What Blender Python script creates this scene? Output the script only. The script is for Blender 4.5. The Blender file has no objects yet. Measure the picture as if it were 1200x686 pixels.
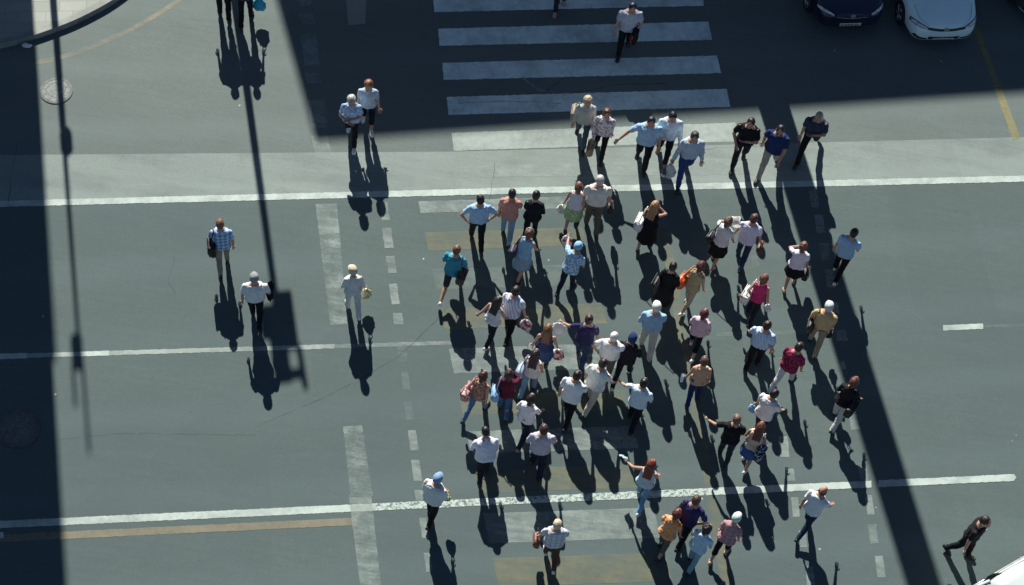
import bpy, bmesh, math, random
from mathutils import Vector, Matrix, noise
from mathutils.bvhtree import BVHTree
R = math.radians
sc = bpy.context.scene
col = sc.collection

# ------------------------------------------------------------------ camera
FPX, DEP, ROLL, H = 2200.0, R(58), R(9), 33.9
r0 = Vector((1, 0, 0)); u0 = Vector((0, math.sin(DEP), math.cos(DEP))); FW = Vector((0, math.cos(DEP), -math.sin(DEP)))
RT = r0*math.cos(ROLL)+u0*math.sin(ROLL); UP = -r0*math.sin(ROLL)+u0*math.cos(ROLL)
CAM = Vector((0, 0, H))
cam = bpy.data.objects.new('camera', bpy.data.cameras.new('camera')); col.objects.link(cam)
M = Matrix((RT, UP, -FW)).transposed().to_4x4(); M.translation = CAM
cam.matrix_world = M
cam.data.sensor_width = 36; cam.data.lens = FPX/1200*36; cam.data.clip_end = 2000; cam.data.clip_start = 1
sc.camera = cam

def at(x, y, z=0.0):
    """point of the place at height z that the photograph shows at pixel (x, y)"""
    v = FW + RT*((x-600)/FPX) - UP*((y-343)/FPX)
    return CAM + v*((z-H)/v.z)

# ------------------------------------------------------------------ world, sun
SUN_AZ, SUN_EL = R(108.0), R(37.5)
w = bpy.data.worlds.new('World'); sc.world = w; w.use_nodes = True
nt = w.node_tree; bg = nt.nodes['Background']
sky = nt.nodes.new('ShaderNodeTexSky'); sky.sky_type = 'NISHITA'; sky.sun_disc = False
sky.air_density = .6; sky.dust_density = .1; sky.ozone_density = 1.8
sky.sun_elevation = SUN_EL; sky.sun_rotation = R(90)-SUN_AZ
nt.links.new(sky.outputs[0], bg.inputs[0]); bg.inputs[1].default_value = 0.05
sl = bpy.data.lights.new('sun', 'SUN'); sl.energy = 5.0; sl.angle = R(0.5); sl.color = (1.0, 0.965, 0.9)
so = bpy.data.objects.new('sun', sl); col.objects.link(so)
SUN = Vector((math.cos(SUN_AZ)*math.cos(SUN_EL), math.sin(SUN_AZ)*math.cos(SUN_EL), math.sin(SUN_EL)))
so.rotation_euler = SUN.to_track_quat('Z', 'Y').to_euler(); so.location = (0, 120, 90)
sc.view_settings.view_transform = 'Standard'; sc.view_settings.look = 'None'
sc.view_settings.exposure = 0.60; sc.view_settings.gamma = 1.0
sc.cycles.max_bounces = 4; sc.cycles.diffuse_bounces = 2; sc.cycles.transparent_max_bounces = 12
try: sc.cycles.use_denoising = True
except Exception: pass

# ------------------------------------------------------------------ materials
class NT:
    def __init__(s, name):
        s.m = bpy.data.materials.new(name); s.m.use_nodes = True; s.t = s.m.node_tree
        s.b = s.t.nodes['Principled BSDF']; s.out = s.t.nodes['Material Output']
    def n(s, typ, **kw):
        nd = s.t.nodes.new('ShaderNode'+typ)
        for k, v in kw.items():
            if k[0] == '_': setattr(nd, k[1:], v)
            else: nd.inputs[k.replace('__', ' ')].default_value = v
        return nd
    def l(s, a, b): s.t.links.new(a, b)
    def coord(s, space='Object', scale=(1, 1, 1), rot=(0, 0, 0)):
        mp = s.n('Mapping'); mp.inputs['Scale'].default_value = scale; mp.inputs['Rotation'].default_value = rot
        if space == 'World': s.l(s.n('NewGeometry').outputs['Position'], mp.inputs[0])
        else: s.l(s.n('TexCoord').outputs['Object'], mp.inputs[0])
        return mp.outputs[0]
    def noise(s, vec, scale, detail=4, rough=.55):
        nd = s.n('TexNoise', Scale=scale, Detail=detail, Roughness=rough); s.l(vec, nd.inputs['Vector']); return nd.outputs['Fac']
    def ramp(s, fac, p0, p1, c0=(0, 0, 0, 1), c1=(1, 1, 1, 1)):
        nd = s.n('ValToRGB'); e = nd.color_ramp.elements
        e[0].position = p0; e[1].position = p1; e[0].color = c0; e[1].color = c1
        s.l(fac, nd.inputs[0]); return nd.outputs['Color']
    def mix(s, fac, a, b, mode='MIX'):
        nd = s.n('Mix', _data_type='RGBA', _blend_type=mode)
        for i, v in ((0, fac), (6, a), (7, b)):
            if hasattr(v, 'is_linked'): s.l(v, nd.inputs[i])
            elif i == 0: nd.inputs[0].default_value = v
            else: nd.inputs[i].default_value = tuple(v)+((1,) if len(v) == 3 else ())
        return nd.outputs[2]
    def math(s, op, a, b=0.0):
        nd = s.n('Math', _operation=op)
        for i, v in ((0, a), (1, b)):
            if hasattr(v, 'is_linked'): s.l(v, nd.inputs[i])
            else: nd.inputs[i].default_value = v
        return nd.outputs[0]
    def base(s, c):
        if hasattr(c, 'is_linked'): s.l(c, s.b.inputs['Base Color'])
        else: s.b.inputs['Base Color'].default_value = tuple(c)+(1,)
    def bump(s, fac, strength=.3, dist=.01):
        nd = s.n('Bump', Strength=strength, Distance=dist); s.l(fac, nd.inputs['Height']); s.l(nd.outputs[0], s.b.inputs['Normal'])
    def alpha(s, fac):
        tr = s.n('BsdfTransparent'); mx = s.n('MixShader')
        s.l(fac, mx.inputs[0]); s.l(tr.outputs[0], mx.inputs[1]); s.l(s.b.outputs[0], mx.inputs[2]); s.l(mx.outputs[0], s.out.inputs[0])

ROADA = R(13.2)          # direction of the main road in the ground plane
_mc = {}
def simple(name, c, rough=.6, metal=0.0, var=.25, scale=8, spec=.5, coat=0.0, bump=0.0):
    if name in _mc: return _mc[name]
    t = NT(name); v = t.coord()
    f = t.noise(v, scale); lo = tuple(x*(1-var) for x in c); hi = tuple(min(1, x*(1+var)) for x in c)
    t.base(t.ramp(f, .3, .7, lo+(1,), hi+(1,)))
    t.b.inputs['Roughness'].default_value = rough; t.b.inputs['Metallic'].default_value = metal
    t.b.inputs['Specular IOR Level'].default_value = spec; t.b.inputs['Coat Weight'].default_value = coat
    if bump: t.bump(t.noise(v, scale*8, 3), bump, .01)
    _mc[name] = t.m; return t.m

def asphalt(name, c, warm=(0, 0, 0), fade=False, streak=.5):
    t = NT(name); v = t.coord('World', rot=(0, 0, -ROADA)); vs = t.coord('World', (.16, 1.6, 1), (0, 0, -ROADA))
    big = t.noise(v, .13, 3); mid = t.noise(v, 1.1, 5, .6); st = t.noise(vs, 1.3, 5, .65); fine = t.noise(v, 24, 5, .8)
    grit = t.noise(v, 62, 3, .7)
    cc = t.mix(t.ramp(big, .35, .65), tuple(x*.92 for x in c), tuple(x*1.07+w_ for x, w_ in zip(c, warm)))
    cc = t.mix(t.math('MULTIPLY', t.ramp(mid, .42, .75), .42), cc, tuple(x*.80 for x in c))
    cc = t.mix(t.math('MULTIPLY', t.ramp(st, .45, .72), streak), cc, tuple(x*1.17 for x in c))
    st2 = t.noise(t.coord('World', (.5, 7.0, 1), (0, 0, -ROADA)), 1.6, 5, .7); blot = t.noise(v, 6.5, 5, .75)
    cc = t.mix(t.math('MULTIPLY', t.ramp(st2, .42, .68), .5), cc, tuple(x*.82 for x in c)); cc = t.mix(t.math('MULTIPLY', t.ramp(blot, .45, .70), .5), cc, tuple(x*.80 for x in c))
    cc = t.mix(t.math('MULTIPLY', t.ramp(fine, .38, .66), .55), cc, tuple(x*.70 for x in c))
    cc = t.mix(t.math('MULTIPLY', t.ramp(grit, .54, .70), .6), cc, tuple(min(1, x*1.6) for x in c))
    lane = t.n('SeparateXYZ'); t.l(v, lane.inputs[0])                     # paths polished by tyres, about two per lane
    wv = t.math('SINE', t.math('ADD', t.math('MULTIPLY', lane.outputs[1], 3.5), t.math('MULTIPLY', big, 3.0)))
    cc = t.mix(t.math('MULTIPLY', t.ramp(wv, .2, .95), .22), cc, tuple(x*1.22 for x in c))
    pat = t.n('TexVoronoi', Scale=.16, _distance='CHEBYCHEV'); t.l(v, pat.inputs['Vector'])   # squarish resurfaced patches
    hs_ = t.n('SeparateXYZ'); t.l(pat.outputs['Color'], hs_.inputs[0])
    cc = t.mix(t.math('MULTIPLY', t.ramp(hs_.outputs[0], .6, .62), .10), cc, tuple(x*.6 for x in c))
    dark = t.noise(v, 5.5, 4, .7)
    cc = t.mix(t.math('MULTIPLY', t.ramp(dark, .69, .75), .45), cc, tuple(x*.45 for x in c))      # tar and oil spots
    vo = t.n('TexVoronoi', Scale=1.1); t.l(v, vo.inputs['Vector'])
    cc = t.mix(t.math('MULTIPLY', t.ramp(vo.outputs['Distance'], .018, .026, (1, 1, 1, 1), (0, 0, 0, 1)), .7), cc, (.55, .58, .55))   # pale crumbs
    t.base(cc); t.b.inputs['Roughness'].default_value = .82; t.b.inputs['Specular IOR Level'].default_value = .25
    t.bump(t.math('ADD', t.math('MULTIPLY', grit, .7), fine), .35, .006)
    if fade:   # ragged ends of a worn surfacing
        t.alpha(t.ramp(t.math('ADD', t.math('MULTIPLY', mid, .6), t.math('MULTIPLY', st, .6)), .36, .62, (.72,)*3+(1,), (1, 1, 1, 1)))
    return t.m

def paint(name, c, cover=.9, wear=.5, crackle=False):
    if name in _mc: return _mc[name]
    t = NT(name); v = t.coord('World', rot=(0, 0, -ROADA)); vs = t.coord('World', (.35, 2.2, 1), (0, 0, -ROADA))
    n1 = t.noise(v, 3.2, 6, .75); n2 = t.noise(v, 45, 4, .75); st = t.noise(vs, 3, 5, .7)
    t.base(t.mix(t.ramp(t.noise(v, 7, 4), .35, .7), tuple(x*.85 for x in c), c)); t.b.inputs['Roughness'].default_value = .7
    s_ = t.math('ADD', t.math('MULTIPLY', n1, .42), t.math('ADD', t.math('MULTIPLY', n2, .26), t.math('MULTIPLY', st, .32)))
    a = t.ramp(s_, .5-.32*(1-wear)-.06, .5-.32*(1-wear)+.10, (cover*(1-wear)*.8,)*3+(1,), (cover,)*3+(1,))
    if cover < .65:    # worn right through in patches
        a = t.math('MULTIPLY', a, t.ramp(t.math('ADD', t.math('MULTIPLY', t.noise(v, 1.5, 5, .7), .6), t.math('MULTIPLY', st, .4)), .38, .58, (.25,)*3+(1,), (1, 1, 1, 1)))
    elif not crackle:  # tyre smears across
        a = t.math('MULTIPLY', a, t.ramp(t.noise(v, .9, 5, .7), .33, .55, (.62,)*3+(1,), (1, 1, 1, 1)))
    if crackle:
        a = t.math('MULTIPLY', a, t.ramp(t.noise(v, 13, 4, .8), .40, .52, (.12,)*3+(1,), (1, 1, 1, 1)))
    t.alpha(a); _mc[name] = t.m; return t.m

def fabric(c, pat=None, c2=None):
    key = ('fab', tuple(c), pat, tuple(c2) if c2 else None)
    if key in _mc: return _mc[key]
    t = NT('fabric'); v = t.coord()
    f = t.noise(v, 9, 4); cc = t.mix(t.ramp(f, .3, .7), tuple(x*.86 for x in c), tuple(min(.93, x*1.08+.002) for x in c))
    if pat == 'plaid':
        sx = t.n('SeparateXYZ'); t.l(v, sx.inputs[0])
        a = t.math('GREATER_THAN', t.math('SINE', t.math('MULTIPLY', sx.outputs[0], 62)), .15)
        b = t.math('GREATER_THAN', t.math('SINE', t.math('MULTIPLY', sx.outputs[2], 62)), .15)
        cc = t.mix(t.math('MULTIPLY', t.math('ADD', a, b), .45), cc, c2)
    elif pat == 'stripe':
        sx = t.n('SeparateXYZ'); t.l(v, sx.inputs[0])
        a = t.math('GREATER_THAN', t.math('SINE', t.math('ADD', t.math('MULTIPLY', sx.outputs[0], 95), t.math('MULTIPLY', sx.outputs[2], 30))), .35)
        cc = t.mix(t.math('MULTIPLY', a, .8), cc, c2)
    elif pat == 'print':
        cc = t.mix(t.ramp(t.noise(v, 22, 2, .5), .5, .56), cc, c2)
    elif pat == 'denim':
        cc = t.mix(t.math('MULTIPLY', t.ramp(t.noise(v, 4, 3), .5, .75), .5), cc, tuple(min(1, x*1.9+.02) for x in c))
    t.base(cc); t.b.inputs['Roughness'].default_value = .9; t.b.inputs['Specular IOR Level'].default_value = .2
    t.b.inputs['Sheen Weight'].default_value = .0
    t.bump(t.math('ADD', t.noise(v, 26, 3), t.math('MULTIPLY', t.noise(v, 160, 2), .25)), .35, .012)
    _mc[key] = t.m; return t.m
def hairm(c):
    key = ('hair', tuple(c))
    if key in _mc: return _mc[key]
    t = NT('hair'); v = t.coord(scale=(1, 1, .18)); f = t.noise(v, 95, 3, .7)
    t.base(t.ramp(f, .3, .72, tuple(x*.55 for x in c)+(1,), tuple(min(1, x*1.5) for x in c)+(1,)))
    t.b.inputs['Roughness'].default_value = .45; t.bump(f, .6, .006)
    _mc[key] = t.m; return t.m
def skinm(c):
    key = ('skin', tuple(c))
    if key in _mc: return _mc[key]
    t = NT('skin'); v = t.coord(); f = t.noise(v, 12, 4)
    t.base(t.ramp(f, .3, .7, (c[0]*.88, c[1]*.82, c[2]*.8, 1), tuple(c)+(1,)))
    t.b.inputs['Roughness'].default_value = .55; t.b.inputs['Subsurface Weight'].default_value = .0
    _mc[key] = t.m; return t.m

# ------------------------------------------------------------------ helpers
def tag(o, label=None, cat=None, group=None, kind=None):
    if label: o['label'] = label
    if cat: o['category'] = cat
    if group: o['group'] = group
    if kind: o['kind'] = kind
    return o
def empty(name, loc, rz=0.0):
    o = bpy.data.objects.new(name, None); col.objects.link(o); o.location = loc; o.rotation_euler = (0, 0, rz); o.empty_display_size = .3; return o
def link(name, me, mat=None, parent=None, smooth=False):
    o = bpy.data.objects.new(name, me); col.objects.link(o)
    if mat is not None:
        for m in (mat if isinstance(mat, (list, tuple)) else [mat]): me.materials.append(m)
    if parent is not None: o.parent = parent
    if smooth: me.polygons.foreach_set('use_smooth', [True]*len(me.polygons))
    return o
def from_bm(name, bm, mat, parent=None, smooth=False):
    bmesh.ops.recalc_face_normals(bm, faces=bm.faces)
    me = bpy.data.meshes.new(name); bm.to_mesh(me); bm.free(); return link(name, me, mat, parent, smooth)
def perp(d):
    d = d.normalized(); a = Vector((0, 0, 1)) if abs(d.z) < .9 else Vector((1, 0, 0))
    x = d.cross(a).normalized(); return x, d.cross(x).normalized()
def rings(bm, rs, cap=True):
    """loft closed rings of points"""
    vs = [[bm.verts.new(p) for p in r] for r in rs]; n = len(vs[0])
    for a, b in zip(vs, vs[1:]):
        for i in range(n): bm.faces.new((a[i], a[(i+1) % n], b[(i+1) % n], b[i]))
    if cap: bm.faces.new(vs[0][::-1]); bm.faces.new(vs[-1])
    return vs
def tube(bm, pts, rad, n=10, squash=None):
    pts = [Vector(p) for p in pts]; rr = rad if isinstance(rad, (list, tuple)) else [rad]*len(pts); out = []
    x = None
    for i, p in enumerate(pts):
        d = (pts[min(i+1, len(pts)-1)]-pts[max(i-1, 0)])
        if d.length < 1e-6: d = Vector((0, 0, 1))
        d.normalize()
        if x is None: x, y = perp(d)
        else:
            x = (x-d*x.dot(d)).normalized(); y = d.cross(x).normalized()
        out.append([p+(x*math.cos(2*math.pi*k/n)+y*math.sin(2*math.pi*k/n))*rr[i] for k in range(n)])
    rings(bm, out)
def ell(bm, c, r, m=None, sub=2):
    g = bmesh.ops.create_icosphere(bm, subdivisions=sub, radius=1.0)
    c = Vector(c)
    for v in g['verts']:
        p = Vector((v.co.x*r[0], v.co.y*r[1], v.co.z*r[2]))
        if m is not None: p = m @ p
        v.co = p+c
def capsule(bm, p0, p1, r0_, r1_, n=12):
    p0 = Vector(p0); p1 = Vector(p1); d = (p1-p0).normalized()
    pts = [p0-d*r0_*.95, p0-d*r0_*.6, p0, p0.lerp(p1, .5), p1, p1+d*r1_*.6, p1+d*r1_*.95]
    tube(bm, pts, [r0_*.3, r0_*.8, r0_, (r0_+r1_)/2, r1_, r1_*.8, r1_*.3], n)
def box(bm, c, s, rz=0.0, bevel=0.0, m=None):
    g = bmesh.ops.create_cube(bm, size=1.0); mt = Matrix.Rotation(rz, 3, 'Z') if m is None else m
    for v in g['verts']: v.co = mt @ Vector((v.co.x*s[0], v.co.y*s[1], v.co.z*s[2]))+Vector(c)
    if bevel:
        es = list({e for v in g['verts'] for e in v.link_edges})
        bmesh.ops.bevel(bm, geom=es, offset=bevel, segments=2, affect='EDGES', profile=.6)
def poly(bm, pts):
    return bm.faces.new([bm.verts.new(p) for p in pts])
_tmp = None
def remesh(bm, voxel, smooth=3, fac=.5):
    """one continuous skin grown over overlapping closed volumes"""
    global _tmp
    bmesh.ops.recalc_face_normals(bm, faces=bm.faces)
    me = bpy.data.meshes.new('skin'); bm.to_mesh(me); bm.free()
    o = bpy.data.objects.new('skin', me); col.objects.link(o)
    m = o.modifiers.new('r', 'REMESH'); m.mode = 'VOXEL'; m.voxel_size = voxel; m.use_smooth_shade = True
    if smooth:
        s_ = o.modifiers.new('s', 'SMOOTH'); s_.factor = fac; s_.iterations = smooth
    dg = bpy.context.evaluated_depsgraph_get()
    ev = o.evaluated_get(dg); res = bpy.data.meshes.new_from_object(ev)
    bpy.data.objects.remove(o); bpy.data.meshes.remove(me)
    res.materials.clear()
    return res
def wrinkle(me, amp, freq, seed=0.0, stretch=(1, 1, 1)):
    off = Vector((seed*7.3, seed*3.1, seed*5.7))
    nr = [v.normal.copy() for v in me.vertices]
    for v, n_ in zip(me.vertices, nr):
        p = Vector((v.co.x*stretch[0], v.co.y*stretch[1], v.co.z*stretch[2]))*freq+off
        v.co += n_*amp*(noise.noise(p)+.5*noise.noise(p*2.3))

# ------------------------------------------------------------------ people
SKIN = (.50, .30, .21); SKIN2 = (.42, .23, .15)
BLACK = (.008, .008, .010); BROWN = (.035, .019, .012); AUBURN = (.10, .030, .018); BLOND = (.42, .30, .15); GREY = (.42, .42, .40); WHITE = (.80, .80, .78)
ARM = {  # shoulder flex, abduct, elbow flex, inward turn
    'hang': (0, 7, 12, 15), 'bend': (0, 14, 62, 42), 'front': (14, 12, 85, 72), 'out': (14, 44, 20, 10), 'up': (55, 22, 120, 40),
    'back': (-34, 16, 30, 0), 'carry': (4, 11, 6, 0), 'cross': (26, 8, 95, 85), 'akimbo': (-14, 40, 75, 80), 'reach': (62, 25, 15, 0), 'bag': (-4, 22, 70, 10), 'strap': (25, 16, 130, 10)}
TORSO = {'m': [(.84, .150, .100), (.92, .168, .114), (1.02, .160, .110), (1.12, .158, .110), (1.24, .176, .116), (1.33, .196, .118), (1.385, .182, .108), (1.425, .140, .092), (1.465, .092, .074), (1.50, .064, .062)],
         'f': [(.84, .155, .108), (.92, .176, .120), (1.02, .148, .104), (1.10, .134, .096), (1.20, .150, .116), (1.29, .166, .114), (1.35, .154, .098), (1.395, .116, .080), (1.435, .074, .062), (1.475, .052, .052)]}

def build_person(sp):
    hx, hy, ang, sex, h = sp['p']
    rnd = random.Random(int(hx*13+hy*7)); h *= 1.04 if hy < 215 else .92; k = h/1.75; fat = sp.get('fat', 1.0)*(1.03 if hy < 215 else 1.12)
    g0 = at(hx, hy, h*.93); g0.z = 0
    a = R(ang); g1 = at(hx, hy, 0); g2 = at(hx+10*math.cos(a), hy-7.8*math.sin(a), 0); d = g2-g1
    head_ang = math.atan2(d.y, d.x)
    lean = R(sp.get('lean', 4)); st = sp.get('st', .8); lead = sp.get('lead', rnd.choice((-1, 1)))
    # the head sits ahead of the hips when leaning
    fwd = Vector((math.cos(head_ang), math.sin(head_ang), 0))
    g0 -= fwd*math.sin(lean)*.65*k
    root = empty('person', g0, head_ang-math.pi/2)
    tag(root, sp['label'], 'person', 'pedestrians crossing the road')
    # legs
    legs = []; need = 0
    for s in (-1, 1):
        fr = (s == lead)
        ta = R(26*st) if fr else R(-20*st); fl = R(4+6*st) if fr else R(6+30*st*sp.get('kick', 1))
        hip = Vector((s*.088, 0, 0)); kn = hip+Vector((s*.012, math.sin(ta), -math.cos(ta)))*.43
        sa = ta-fl; an = kn+Vector((0, math.sin(sa), -math.cos(sa)))*.42
        pitch = R(10*st) if fr else sa*1.0-R(4)
        fd = Vector((s*.10, math.cos(pitch), math.sin(pitch))).normalized()
        fu = Vector((0, -math.sin(pitch), math.cos(pitch)))
        heel = an-fd*.05-fu*.07; toe = an+fd*.17-fu*.065
        need = max(need, -heel.z, -toe.z); legs.append([s, hip, kn, an, fd, fu])
    zp = need; up0 = Matrix.Translation((0, 0, zp-.90))
    for L in legs:
        for i in (1, 2, 3): L[i] = (L[i]+Vector((0, 0, zp)))*k
    LM = Matrix.Translation((0, 0, zp)) @ Matrix.Rotation(-lean, 4, 'X') @ Matrix.Rotation(R(rnd.uniform(-5, 5)), 4, 'Z') @ Matrix.Translation((0, 0, -.90))
    T = lambda p: (LM @ Vector(p))*k
    def torso_rings(z0, z1, off, flare=0.0, n=20):
        tb = TORSO[sex]; zs = sorted({z0, z1} | {t_[0] for t_ in tb if z0 < t_[0] < z1}); out = []
        for z in zs:
            for (a_, b_) in zip(tb, tb[1:]):
                if a_[0] <= z <= b_[0]: f = (z-a_[0])/(b_[0]-a_[0]); break
            rx = a_[1]+(b_[1]-a_[1])*f; ry = a_[2]+(b_[2]-a_[2])*f
            fb = 1+(fat-1)*max(0, 1-abs(z-1.08)/.42); rx *= 1+(fat-1)*.8*(1 if z < 1.38 else .4); ry *= fb
            e = off+flare*max(0, (1.15-z)/.3)
            yc = (.012 if sex == 'f' else .004) if 1.15 < z < 1.36 else 0
            out.append([T(((rx+e)*math.copysign(abs(math.cos(2*math.pi*i/n))**.85, math.cos(2*math.pi*i/n)), (ry+e)*math.sin(2*math.pi*i/n)+yc, z)) for i in range(n)])
        return out
    # arms
    arms = []; sw = {-1: -lead*-1, 1: lead*-1}
    for s, key in ((-1, sp.get('L', 'sw')), (1, sp.get('Rr', 'sw'))):
        if key == 'sw':
            fr = (s == -lead); pr = (24*st if fr else -26*st, 7+rnd.uniform(0, 5), 14+12*st*(1 if fr else .4), 25)
        else: pr = ARM[key]
        f, ab, el, tw = [R(x+rnd.uniform(-3, 3)) for x in pr]
        S = T((s*((.190 if sex == 'm' else .164)*(1+(fat-1)*.5)), 0, 1.378 if sex == 'm' else 1.348))
        dr = Vector((s*math.sin(ab), math.sin(f)*math.cos(ab), -math.cos(f)*math.cos(ab)))
        gv = Vector((-s*math.sin(tw), math.cos(tw), .15)); gv = (gv-dr*gv.dot(dr)).normalized()
        fo = dr*math.cos(el)+gv*math.sin(el)
        E_ = S+dr*.285*k; W = E_+fo*.245*k
        nrm = (gv*math.cos(el)-dr*math.sin(el)).normalized()
        arms.append(dict(s=s, S=S, E=E_, W=W, d=fo, n=nrm, side=fo.cross(nrm)*s))
    # head frame
    look = sp.get('look', rnd.uniform(-12, 12)); nod = R(sp.get('nod', 8))
    HM = (LM @ Matrix.Translation((0, .012, 1.495)) @ Matrix.Scale(1.10 if hy < 215 else 1.16, 4) @ Matrix.Rotation(lean*.8, 4, 'X') @ Matrix.Rotation(R(look), 4, 'Z') @ Matrix.Rotation(-nod, 4, 'X'))
    Hd = lambda p: (HM @ Vector(p))*k
    HR = HM.to_3x3()  # the head's own frame (rotation and size)
    hc = (0, .012, .125)
    # ---------- body: one continuous surface
    bm = bmesh.new(); rings(bm, torso_rings(.84, 1.499 if sex == 'm' else 1.474, 0))
    capsule(bm, T((0, 0, 1.44)), Hd((0, .005, .05)), .068*k, .060*k)
    ell(bm, Hd(hc), (.074*k, .094*k, .113*k), HR)
    ell(bm, Hd((0, .045, .065)), (.052*k, .055*k, .058*k), HR)       # jaw
    capsule(bm, Hd((0, .103, .135)), Hd((0, .119, .102)), .010*k, .016*k, 8)  # nose
    for s in (-1, 1):
        ell(bm, Hd((s*.077, 0, .115)), (.012*k, .022*k, .034*k), HR, 1)
        capsule(bm, Hd((s*.016, .096, .150)), Hd((s*.045, .084, .150)), .010*k, .010*k, 8)   # brow
    lw = (1.0 if sex == 'm' else .92)*(1+(fat-1)*.4)
    for s, hip, kn, an, fd, fu in legs:
        capsule(bm, hip, kn, .083*k*lw, .054*k*lw); capsule(bm, kn, kn.lerp(an, .35), .053*k*lw, .057*k*lw); capsule(bm, kn.lerp(an, .35), an, .056*k*lw, .036*k)
        capsule(bm, an-fu*.045*k-fd*.02*k, an+fd*.15*k-fu*.05*k, .030*k, .024*k)
    aw = .9 if sex == 'f' else 1.0
    for A in arms:
        ell(bm, A['S'], (.062*k*aw,)*3, None, 1)
        capsule(bm, A['S'], A['E'], .050*k*aw, .040*k*aw); capsule(bm, A['E'], A['W'], .041*k*aw, .028*k*aw)
        pc = A['W']+A['d']*.05*k; x_, y_ = A['side'], A['n']
        ell(bm, pc, (1, 1, 1), Matrix((x_*.042*k, y_*.017*k, A['d']*.055*k)).transposed(), 2)
    me = remesh(bm, .0145*k, 3, .45)
    bm = bmesh.new(); bm.from_mesh(me); n0 = len(bm.faces)
    for A in arms:   # fingers and thumb rooted inside the palm
        x_, y_, d_ = A['side'], A['n'], A['d']; cu = sp.get('curl', .5)
        for i, ln in enumerate((.068, .078, .073, .058)):
            b0 = A['W']+d_*.082*k+x_*(.030-.020*i)*k
            p1 = b0+(d_*math.cos(cu*.6)+y_*math.sin(cu*.6))*ln*.45*k; p2 = p1+(d_*math.cos(cu*1.5)+y_*math.sin(cu*1.5))*ln*.35*k; p3 = p2+(d_*math.cos(cu*2.3)+y_*math.sin(cu*2.3))*ln*.25*k
            tube(bm, [b0-d_*.02*k, b0, p1, p2, p3], [.0085*k, .009*k, .0085*k, .008*k, .005*k], 6)
        b0 = A['W']+d_*.025*k+x_*.030*k; p1 = b0+(x_*.75+d_*.6+y_*.3).normalized()*.038*k; p2 = p1+(x_*.25+d_*.85+y_*.45).normalized()*.03*k
        tube(bm, [b0-x_*.015*k, b0, p1, p2], [.011*k, .012*k, .010*k, .006*k], 6)
    bm.faces.ensure_lookup_table(); n1 = len(bm.faces)
    for s in (-1, 1): ell(bm, Hd((s*.031, .098, .128)), (.015*k, .007*k, .007*k), HR, 1)
    bm.faces.ensure_lookup_table(); n2 = len(bm.faces)
    ell(bm, Hd((0, .100, .062)), (.024*k, .008*k, .007*k), HR, 1); bm.faces.ensure_lookup_table()
    for i, f in enumerate(bm.faces):
        f.smooth = True
        if i >= n2: f.material_index = 2
        elif i >= n1: f.material_index = 1
    bm.to_mesh(me); bm.free()
    link('body', me, [skinm(sp.get('skin', SKIN)), simple('eye', (.02, .015, .012), .2, var=.1), simple('lip', (.28, .09, .08), .5, var=.1)], root)
    # ---------- hair / hat
    hs, hcol = sp.get('hair', ('short', BROWN)); hm = hairm(hcol)
    bm = bmesh.new(); made = True
    if hs == 'bald':
        for s in (-1, 1): ell(bm, Hd((s*.058, -.035, .115)), (.022*k, .045*k, .045*k), HR, 2)
        ell(bm, Hd((0, -.068, .105)), (.055*k, .024*k, .045*k), HR, 2)
    else:
        ell(bm, Hd((0, -.006, .150)), (.083*k, .096*k, .094*k), HR); ell(bm, Hd((0, -.026, .115)), (.081*k, .080*k, .085*k), HR)
        if hs in ('bob', 'long'): ell(bm, Hd((0, -.022, .135)), (.098*k, .100*k, .100*k), HR)
        if hs == 'bob':
            for s in (-1, 1): capsule(bm, Hd((s*.062, -.012, .12)), Hd((s*.066, -.015, .03)), .034*k, .030*k)
            capsule(bm, Hd((0, -.06, .12)), Hd((0, -.065, .02)), .06*k, .055*k)
        if hs == 'long':
            for s in (-1, 1): capsule(bm, Hd((s*.060, -.018, .12)), Hd((s*.075, -.05, -.05)), .036*k, .034*k)
            for x in (-.045, 0, .045): capsule(bm, Hd((x, -.065, .11)), Hd((x*1.4, -.115, -.20)), .052*k, .030*k)
        if hs == 'pony':
            capsule(bm, Hd((0, -.09, .14)), Hd((0, -.135, .05)), .030*k, .032*k); capsule(bm, Hd((0, -.135, .05)), Hd((0, -.12, -.08)), .030*k, .014*k)
        if hs == 'bun': ell(bm, Hd((0, -.10, .19)), (.045*k,)*3, None, 2)
    me = remesh(bm, .0125*k, 2, .5); wrinkle(me, (.010 if hs in ('bob', 'long') else .006)*k, 26, hx)
    link('hair', me, hm, root)
    if 'hat' in sp:
        kind, hc_ = sp['hat']; bm = bmesh.new(); rs = []
        prof = [(1.10, .118), (1.09, .16), (1.03, .195), (.86, .228), (.58, .248), (.25, .257), (.02, .26)]
        for q, z in prof: rs.append([Hd((.081*q*math.cos(t_*math.pi/10), .100*q*math.sin(t_*math.pi/10)-.004, z)) for t_ in range(20)])
        rings(bm, rs)
        if kind == 'cap':
            top = []; bot = []
            for i in range(9):
                t_ = math.pi*(.12+.76*i/8); top.append((.085*math.cos(t_), .100*math.sin(t_), .14)); bot.append((.080*math.cos(t_), .100*math.sin(t_)+.085*math.sin(t_)**.7, .118))
            vt = [[bm.verts.new(Hd(p)) for p in r_] for r_ in (top, bot, [(p[0], p[1], p[2]-.006) for p in bot], [(p[0], p[1]-.01, p[2]-.008) for p in top])]
            for r1, r2 in zip(vt, vt[1:]+vt[:1]):
                for i in range(8): bm.faces.new((r1[i], r1[i+1], r2[i+1], r2[i]))
        if kind == 'hat':
            rings(bm, [[Hd((.10*q*math.cos(t_*math.pi/10), .118*q*math.sin(t_*math.pi/10), z)) for t_ in range(20)] for q, z in ((.82, .135), (1.45, .118), (1.47, .124), (.82, .147))])
        o = from_bm('hat' if kind == 'hat' else 'cap', bm, fabric(hc_), root, True); wrinkle(o.data, .007*k, 16, hx)
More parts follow.
